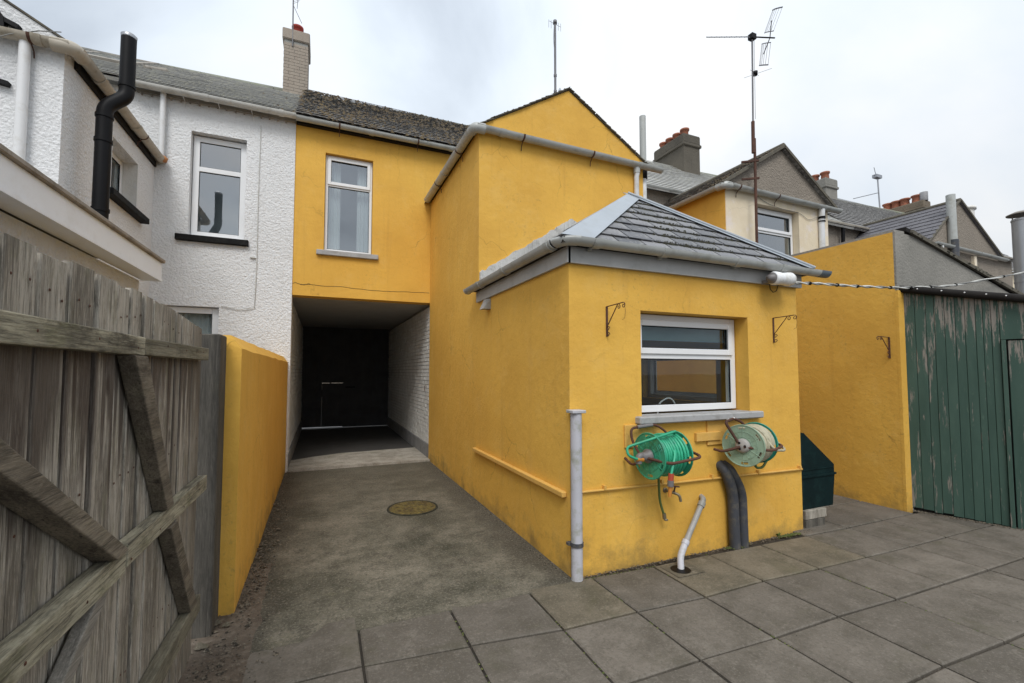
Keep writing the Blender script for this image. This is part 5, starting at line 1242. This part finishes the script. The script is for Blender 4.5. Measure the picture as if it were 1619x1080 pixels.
q = MB(); q.add([sp3(0.0, 0.03, 0), sp3(2.4, 0.03, 0), sp3(2.4, 0.06, 0), sp3(0, 0.06, 0), sp3(0.0, 0.03, 2.5), sp3(2.4, 0.03, 1.9), sp3(2.4, 0.06, 1.9), sp3(0, 0.06, 2.5)], [(0, 1, 5, 4), (2, 3, 7, 6), (4, 5, 6, 7), (0, 3, 2, 1)]); q.build('lining', 'felt', shed)
q = MB(); A0 = [sp3(-0.02, -0.05, stop(-0.02)+0.02), sp3(2.1, -0.05, stop(2.1)+0.02), sp3(2.1, 1.8, stop(2.1)+0.02), sp3(0.3, 1.8, stop(0.3)+0.02)]; q.slabpoly(A0, (0, 0, 1), 0.02); q.build('roof', 'felt', shed)
q = MB(); q.tube([sp3(-0.03, -0.045, stop(-.03)+0.0), sp3(2.1, -0.045, stop(2.1)+0.0)], 0.042, 12); q.build('roof_trim', 'felt', shed)
q = MB()
for i, a in enumerate((0.14, 0.34, 0.52, 0.68, 0.82)): q.lathe([(0.0, 0.0), (0.008, 0.001), (0.006, 0.005), (0.0, 0.006)], sp3(a, -0.085, stop(a)+0.012), -SN, 8)
q.build('nail', 'nail', shed)

# ------------------------------------------------------------------ metal flue behind the shed
mf = thing('metal_flue', 'large galvanised metal flue with a conical cowl at the right edge', 'flue', (9.41, 2.99, 0))
q = MB(); q.tube([(9.41, 2.99, 0), (9.41, 2.99, 3.84)], 0.115, 28); q.build('pipe', 'galv_dull', mf)
q = MB()
for z in (2.9, 3.81): q.tube([(9.41, 2.99, z), (9.41, 2.99, z+0.02)], 0.121, 28)
q.build('collar', 'galv_dull', mf)
q = MB(); q.lathe([(0.165, 0.0), (0.168, 0.01), (0.09, 0.045), (0.0, 0.055)], (9.41, 2.99, 3.90), n=28); q.lathe([(0.0, 0.0), (0.162, 0.0)], (9.41, 2.99, 3.903), n=28); q.build('cowl', 'capping', mf)
for k in range(3):
    a = k*2.094; cx_, cy_ = 9.41+0.1*math.cos(a), 2.99+0.1*math.sin(a)
    MB().box(cx_-.006, cx_+.006, cy_-.006, cy_+.006, 3.83, 3.905).build('cowl_leg', 'capping', mf)

# ------------------------------------------------------------------ cream house next door
cr = thing('cream_house', 'cream rendered house next door with pebbledashed gable and long front gutter', 'house', (7.5, 8, 0))
def slope_roof(root, x0, x1, xr, ze, zr, y0, y1, mat, mossn=0, seed=1, sw=0.26):
    rr = random.Random(seed)
    for xa in (x0, x1):
        o = Vector((xa, y0, ze)); u = Vector((0, 1, 0)); v = (Vector((xr, y0, zr))-o); Ls = v.length; v = v.normalized()
        b_ = MB(); P = [(xa, y0, ze), (xa, y1, ze), (xr, y1, zr), (xr, y0, zr)]; b_.slabpoly(P if xa < xr else P[::-1], (0, 0, 1), 0.02); rf = b_.build('return_roof', mat, root)
        S = slate_field(o+Vector((0, 0, 0.025)), u, v, [(0, 0), (y1-y0, 0), (y1-y0, Ls), (0, Ls)], sw, 0.2, 0.008, rnd=rr); s_ = MB()
        for vs, fs, _ in S: s_.add(vs, fs)
        s_.build('slate', mat, rf, kind='stuff')
        if mossn:
            mm = MB()
            for _ in range(mossn):
                t = rr.random(); y = y0+abs(rr.gauss(0, 0.5)); lump(mm, Vector((xa+(xr-xa)*t, y, ze+(zr-ze)*t+0.05)), rr.uniform(0.012, 0.035), 0.6, rnd=rr)
            mm.build('moss', 'moss_brown', rf, kind='stuff')
    q = MB(); q.tube([(xr, y0, zr+0.03), (xr, y1, zr+0.03)], 0.06, 8); q.build('ridge_tile', 'verge', root)
w = MB(); w.box(6.17, 13.75, 8.14, 8.40, 0, 5.85); w.build('wall', 'pebble', cr)
w = MB(); holes_wall(w, 6.17, 8.83, -0.05, 4.72, 5.35, 5.58, [(6.90, 8.00, 3.42, 4.53)]); w.box(8.62, 8.83, 5.58, 8.13, 0, 4.72); w.build('return_wall', 'cream', cr)
w = MB(); w.box(6.165, 6.40, 5.36, 8.13, -0.05, 4.72); w.build('return_side_wall', 'yellow', cr)
w = MB(); w.prism([(6.17, 4.72), (8.83, 4.72), (8.83, 4.778), (7.56, 5.612), (6.17, 4.772)], 1, 5.345, 5.58); w.build('gable', 'pebble', cr)
slope_roof(cr, 6.03, 8.97, 7.56, 4.69, 5.62, 5.28, 9.6, 'slate_dark', 260, 5)
q = MB(); q.bar((6.03, 5.30, 4.72), (7.56, 5.30, 5.65), 0.08, 0.05); q.bar((8.99, 5.30, 4.71), (7.56, 5.30, 5.65), 0.08, 0.05); q.build('verge', 'verge', cr)
window(cr, Matrix.Translation((6.91, 5.47, 0)), 1.08, 3.43, 4.52, transom=4.10, fw=0.055, sash='top', glassm='glass_up', room='room', depth=0.8)
q = MB(); q.lathe([(0.035, 0), (0.04, 0.12), (0.015, 0.16), (0.015, 0.19), (0.0, 0.19)], (7.50, 5.60, 3.6), n=12); q.tube([(7.5, 5.6, 3.45), (7.5, 5.6, 3.6)], 0.035, 12); q.build('bottle', 'bottle', cr)
run_gutter(cr, (6.07, 8.0, 4.74), (6.07, 5.29, 4.72), 0.062, 'gutter_grey', (0.4,), (), (False, False), inward=(1, 0, 0))
run_gutter(cr, (6.09, 5.275, 4.72), (9.05, 5.275, 4.69), 0.062, 'gutter_grey', (0.05, 0.12, 0.84), (0.1, 0.42), (False, True))
MB().tube(fillet([(6.07, 5.42, 4.695), (6.07, 5.275, 4.69), (6.2, 5.275, 4.69)], 0.08, 6), 0.064, 12).build('gutter_corner', 'gutter_grey', cr)
q = MB(); q.tube([(8.56, 5.28, 4.67), (8.56, 5.29, 4.55), (8.56, 5.30, 4.4), (8.56, 5.30, 0)], 0.05, 12); q.build('downpipe', 'pipe_white', cr)
q = MB(); q.tube([(8.56, 5.29, 4.50), (8.56, 5.29, 4.46)], 0.06, 12); q.tube([(8.56, 5.29, 4.42), (8.56, 5.29, 4.40)], 0.058, 12); q.build('pipe_collar', 'black', cr)
q = MB(); q.tube(smooth_path([(6.75, 5.33, 4.72), (7.1, 5.335, 4.58), (7.5, 5.335, 4.52), (8.0, 5.335, 4.50), (8.25, 5.335, 4.42), (8.5, 5.32, 4.5)]), 0.004, 5); q.tube(smooth_path([(8.6, 5.33, 4.55), (8.68, 5.335, 4.1), (8.72, 5.335, 3.7)]), 0.004, 5); q.build('wall_cable', 'cable', cr)
# main roof and chimneys beyond
def ridge2(x): return ridge_z(x)
main_roof(cr, 6.18, 14.3, 'slate_old', 0, seed=12)
run_gutter(cr, (6.2, 7.97, 5.86), (8.6, 7.97, 5.86), 0.062, 'gutter_grey', (0.5,), (), (False, False))
run_gutter(cr, (11.0, 7.97, 5.90), (14.9, 7.97, 5.90), 0.062, 'gutter_tan', (0.7,), (), (False, False))
q = MB(); q.tube([(13.9, 8.0, 5.86), (13.9, 8.05, 4.6)], 0.05, 10); q.build('downpipe', 'black', cr)
def stack(root, x, w, y0, y1, z0, z1, pots, mat='chimney_old', ph=0.3, pr=0.13):
    q = MB(); q.box(x, x+w, y0, y1, z0, z1-0.38); q.build('chimney', mat, root)
    q = MB(); q.cbox(x-0.05, x+w+0.05, y0-0.05, y1+0.05, z1-0.38, z1-0.28, 0.02); q.cbox(x-0.02, x+w+0.02, y0-0.02, y1+0.02, z1-0.28, z1-0.02, 0.02); q.box(x, x+w, y0, y1, z1-0.04, z1)
    q.build('chimney_cap', mat, root); chimney_pots(root, pots, z1, pr, ph)
stack(cr, 10.20, 0.66, 10.35, 11.66, 7.4, 9.02, [(10.5, 10.6), (10.5, 10.93), (10.5, 11.25), (10.5, 11.55)])

# ------------------------------------------------------------------ grey pebbledashed house further right
gh = thing('grey_house', 'grey pebbledashed house with purple slate return roof further along the terrace', 'house', (15.5, 8, 0))
w = MB(); w.box(13.76, 24.5, 8.14, 8.40, 0, 5.9); w.build('wall', 'pebble', gh)
w = MB(); w.box(13.85, 17.25, 6.0, 8.13, -0.05, 4.80); w.prism([(13.85, 4.80), (17.25, 4.80), (17.25, 4.85), (15.30, 6.05), (13.85, 4.86)], 1, 6.0, 6.3); w.build('return_wall', 'pebble', gh)
slope_roof(gh, 13.72, 17.40, 15.30, 4.76, 6.06, 5.95, 9.4, 'slate_purple', 0, 6, 0.3)
q = MB(); q.bar((17.42, 5.96, 4.79), (15.30, 5.96, 6.10), 0.06, 0.05); q.bar((13.72, 5.96, 4.79), (15.3, 5.96, 6.10), 0.05, 0.03); q.build('verge', 'verge', gh)
run_gutter(gh, (13.85, 5.90, 4.80), (17.45, 5.90, 4.72), 0.065, 'gutter_grey', (0.6,), (), (True, True))
q = MB(); q.tube([(14.73, 5.92, 4.80), (14.73, 5.92, 6.12)], 0.095, 14); q.build('vent_pipe', 'gutter_grey', gh)
q = MB(); q.tube([(14.73, 5.90, 4.95), (14.73, 5.90, 4.62), (14.66, 5.9, 4.35)], 0.10, 12); q.build('pipe_collar', 'pipe_dark', gh)
q = MB(); q.tube([(14.15, 5.92, 4.75), (14.15, 5.92, 4.4)], 0.06, 10); q.build('downpipe', 'pipe_white', gh)
q = MB(); q.box(15.80, 15.93, 5.93, 5.999, 3.8, 4.66); q.build('pipe_duct', 'cream', gh)
main_roof(gh, 14.3, 24.5, 'slate_dark', 0, seed=13)
run_gutter(gh, (14.9, 7.97, 5.90), (24.5, 7.97, 5.9), 0.062, 'gutter_tan', (), (), (False, False))
stack(gh, 17.45, 0.68, 10.6, 11.7, 7.4, 8.98, [(17.75, 10.8), (17.7, 11.15), (17.7, 11.5)], 'grey_render', 0.32, 0.15)
stack(gh, 25.0, 0.55, 11.0, 12.7, 7.4, 9.42, [(25.25, 11.35), (25.25, 11.8), (25.25, 12.15), (25.25, 12.5)], 'chimney_brown', 0.36, 0.19)
q = MB(); q.lathe([(0.15, 0), (0.15, 0.4), (0.12, 0.4)], (25.25, 11.08, 9.42), n=12); q.build('chimney_pot', 'slate', gh)
q = MB(); q.box(24.6, 25.0, 12.4, 12.75, 7.4, 9.45); q.build('chimney', 'cream', gh)

# ------------------------------------------------------------------ distant pale house with slate roof
dh = thing('distant_house', 'far cream house with grey slate roof at the right edge behind the metal flue', 'house', (28, 9.5, 0))
w = MB(); w.box(24.6, 34, 9.05, 13.5, 0, 5.9); w.build('wall', 'cream', dh)
q = MB(); q.slabpoly([(24.55, 8.9, 5.88), (34, 8.9, 5.88), (34, 11.4, 7.75), (24.55, 11.4, 7.75)], (0, 0, 1), 0.05); q.slabpoly([(24.55, 11.4, 7.75), (34, 11.4, 7.75), (34, 13.7, 5.9), (24.55, 13.7, 5.9)], (0, 0, 1), 0.05); rfd = q.build('roof', 'slate_dark', dh)
o = Vector((24.55, 8.9, 5.93)); v = Vector((0, 2.5, 1.87)); s_ = MB()
for vs, fs, _ in slate_field(o, (1, 0, 0), v, [(0, 0), (9.4, 0), (9.4, v.length), (0, v.length)], 0.3, 0.24, 0.012): s_.add(vs, fs)
s_.build('slate', 'slate_dark', rfd, kind='stuff')
run_gutter(dh, (24.5, 8.84, 5.90), (34, 8.84, 5.90), 0.07, 'gutter_white', (), (), (True, False))
chimney_pots(dh, [(26.5, 11.4)], 7.78, 0.16, 0.55)
wc = thing('white_chimney', 'round white chimney behind the grey gable', 'chimney', (28.9, 11.4, 7))
q = MB(); q.tube([(28.9, 11.2, 5.8), (28.9, 11.2, 9.55)], 0.42, 20); q.build('shaft', 'white_wall', wc)
q = MB(); q.lathe([(0.0, 0.3), (0.12, 0.28), (0.15, 0.15), (0.5, 0.12), (0.5, 0.0), (0.42, 0.0)][::-1], (28.9, 11.2, 9.5), n=20); q.build('cap', 'white_wall', wc)

# ------------------------------------------------------------------ television aerials
def yagi(root, a, b, mat='aerial', nel=9, el=0.16, eld=(0.25, 1, 0.1), r=0.008):
    a = Vector(a); b = Vector(b); q = MB(); q.tube([a, b], r, 6); d = Vector(eld).normalized()
    q.build('boom', mat, root); q = MB()
    for i in range(nel): p_ = a+(b-a)*(i+0.3)/nel; q.tube([p_-d*el, p_+d*el], r*0.42, 4)
    q.build('element', mat, root, kind='stuff')
ae = thing('tv_aerial', 'tall tv aerial with grid reflector on a rusty mast beside the cream house', 'aerial', (6.69, 5.18, 4.7))
q = MB(); q.tube([(6.665, 5.18, 3.3), (6.68, 5.18, 5.55)], 0.022, 8); q.tube([(6.655, 5.19, 5.3), (6.665, 5.19, 5.85)], 0.028, 8); q.build('mast', 'rust', ae)
q = MB(); q.tube([(6.66, 5.19, 5.5), (6.705, 5.19, 7.40)], 0.014, 8); q.tube([(6.715, 5.18, 5.9), (6.70, 5.16, 6.6), (6.725, 5.17, 7.3)], 0.004, 4); q.build('upper_mast', 'aerial', ae)
q = MB(); q.bar((6.50, 5.3, 4.86), (6.72, 5.14, 4.86), 0.03, 0.03); q.bar((6.50, 5.3, 5.16), (6.72, 5.14, 5.16), 0.03, 0.03); q.bar((6.50, 5.31, 4.82), (6.50, 5.31, 5.20), 0.03, 0.03); q.build('wall_clamp', 'rust', ae)
yagi(ae, (5.98, 5.50, 7.35), (6.70, 5.20, 7.36), nel=9, el=0.13, eld=(0.5, 0.7, 0.75))
q = MB(); q.tube([(6.70, 5.2, 7.36), (7.08, 5.05, 7.35)], 0.012, 6); q.box(6.66, 6.76, 5.15, 5.24, 7.31, 7.40); q.build('dipole_box', 'black', ae)
gr = MB(); bd = Vector((0.92, -0.39, 0)); sdv = Vector((0.36, 0.75, 0.55)).normalized(); upv = bd.cross(sdv).normalized(); cc = Vector((6.97, 5.09, 7.35))
if upv.z < 0: upv = -upv
for s_ in (-1, 1):
    p0 = cc; 
    def P_(h, w_): return cc+upv*s_*h+bd*(-0.05+abs(h)*0.15)+sdv*w_+bd*(0.9*w_*w_)
    for h in (0.08, 0.40): gr.tube([P_(h, -0.17), P_(h, -0.08), P_(h, 0), P_(h, 0.08), P_(h, 0.17)], 0.008 if h < .2 else 0.011, 5)
    for k in range(6): w_ = -0.17+k*0.068; gr.tube([P_(0.08, w_), P_(0.40, w_)], 0.0028, 4)
    gr.tube([cc+bd*0.03, P_(0.24, 0)], 0.008, 5)
gr.build('reflector', 'aerial', ae)
q = MB(); q.lathe([(0.0, -0.04), (0.035, -0.035), (0.04, 0.03), (0.0, 0.04)], (6.73, 5.17, 6.70), n=10); q.build('amplifier', 'black', ae)
q = MB(); q.tube([(6.55, 5.25, 6.62), (6.98, 5.05, 6.78)], 0.003, 4); q.tube([(6.58, 5.15, 6.71), (6.86, 5.2, 6.71)], 0.003, 4); q.build('element', 'aerial', ae)
a1 = thing('tv_aerial', 'plain straight tv aerial pole behind the peak of the yellow gable', 'aerial', (3.85, 7, 5.2))
q = MB(); q.tube([(3.85, 7, 5.1), (3.85, 7, 8.05)], 0.022, 8); q.build('mast', 'aerial', a1)
q = MB(); q.lathe([(0.0, 0), (0.04, 0.01), (0.035, 0.07), (0.0, 0.08)], (3.85, 7, 8.02), n=8); q.tube([(3.70, 6.95, 8.0), (3.98, 7.02, 8.02)], 0.004, 4)
for x in (3.72, 3.77, 3.92, 3.97): q.tube([(x, 7, 7.92), (x, 7, 8.07)], 0.0035, 4)
q.tube([(3.82, 6.98, 8.0), (3.80, 6.97, 7.7), (3.83, 6.98, 7.4)], 0.004, 4); q.lathe([(0.03, 0), (0.03, 0.04)], (3.85, 7, 7.02), n=8); q.lathe([(0.03, 0), (0.03, 0.04)], (3.85, 7, 6.72), n=8); q.build('element', 'aerial', a1)
a2 = thing('tv_aerial', 'small tv aerial standing by the red pot on the white house chimney', 'aerial', (-0.75, 10.9, 9.2))
q = MB(); q.tube([(-0.735, 10.83, 8.9), (-0.745, 10.83, 10.15)], 0.014, 6); q.tube([(-0.56, 10.85, 9.5), (-0.73, 10.85, 9.85)], 0.006, 4); q.build('mast', 'aerial', a2)
q = MB()
for k in range(6): q.tube([(-0.76, 10.85, 9.9+k*0.045), (-0.62+0.02*(k % 2), 10.75, 9.92+k*0.045)], 0.004, 4)
q.tube([(-0.66, 10.8, 9.78), (-0.64, 10.8, 10.15)], 0.006, 4); q.build('element', 'aerial', a2)
a3 = thing('tv_aerial', 'thin tv aerial with two arms on the far chimney stack at the right', 'aerial', (24.75, 12.6, 9.4))
q = MB(); q.tube([(24.8, 12.6, 9.4), (24.7, 12.6, 11.15)], 0.03, 6); q.build('mast', 'galv', a3)
q = MB(); q.tube([(24.75, 12.6, 10.3), (22.9, 12.7, 9.75)], 0.018, 4); q.tube([(24.4, 12.6, 11.1), (25.0, 12.6, 11.2)], 0.02, 4); q.tube([(24.45, 12.6, 11.5), (24.6, 12.6, 11.1)], 0.015, 4); q.box(24.45, 24.9, 12.5, 12.7, 11.0, 11.15); q.build('element', 'galv', a3)

# ------------------------------------------------------------------ small weeds
def weed(x, y, lab, n, seed):
    rr = random.Random(seed); q = MB()
    for _ in range(n):
        a = rr.uniform(0, 6.28); l = rr.uniform(0.02, 0.05); tip = Vector((x+math.cos(a)*l, y-abs(math.sin(a))*l*0.7, rr.uniform(0.01, 0.05))); b0 = Vector((x+rr.uniform(-.01, .01), y, 0)); m_ = (b0+tip)/2+Vector((0, 0, 0.012)); s_ = Vector((-math.sin(a), math.cos(a), 0))*0.006
        q.add([b0, m_+s_, tip, m_-s_], [(0, 1, 2, 3)])
    tag(q.build('weed', 'leaf', origin=(x, y, 0)), lab, 'weed')
weed(3.63, 3.02, 'green weed tuft at the foot of the dark insulated pipes', 26, 1)
weed(4.12, 3.06, 'small weed seedling against the kitchen wall near its right corner', 16, 2)
q = MB(); q.tube(fillet([(1.835, 8.42, 1.33), (1.80, 8.42, 1.34), (1.80, 8.42, 1.24)], 0.01), 0.005, 5)
tag(q.build('wall_hook', 'rust', origin=(1.83, 8.42, 1.3)), 'small bent hook on the white brick wall inside the passage mouth', 'hook')
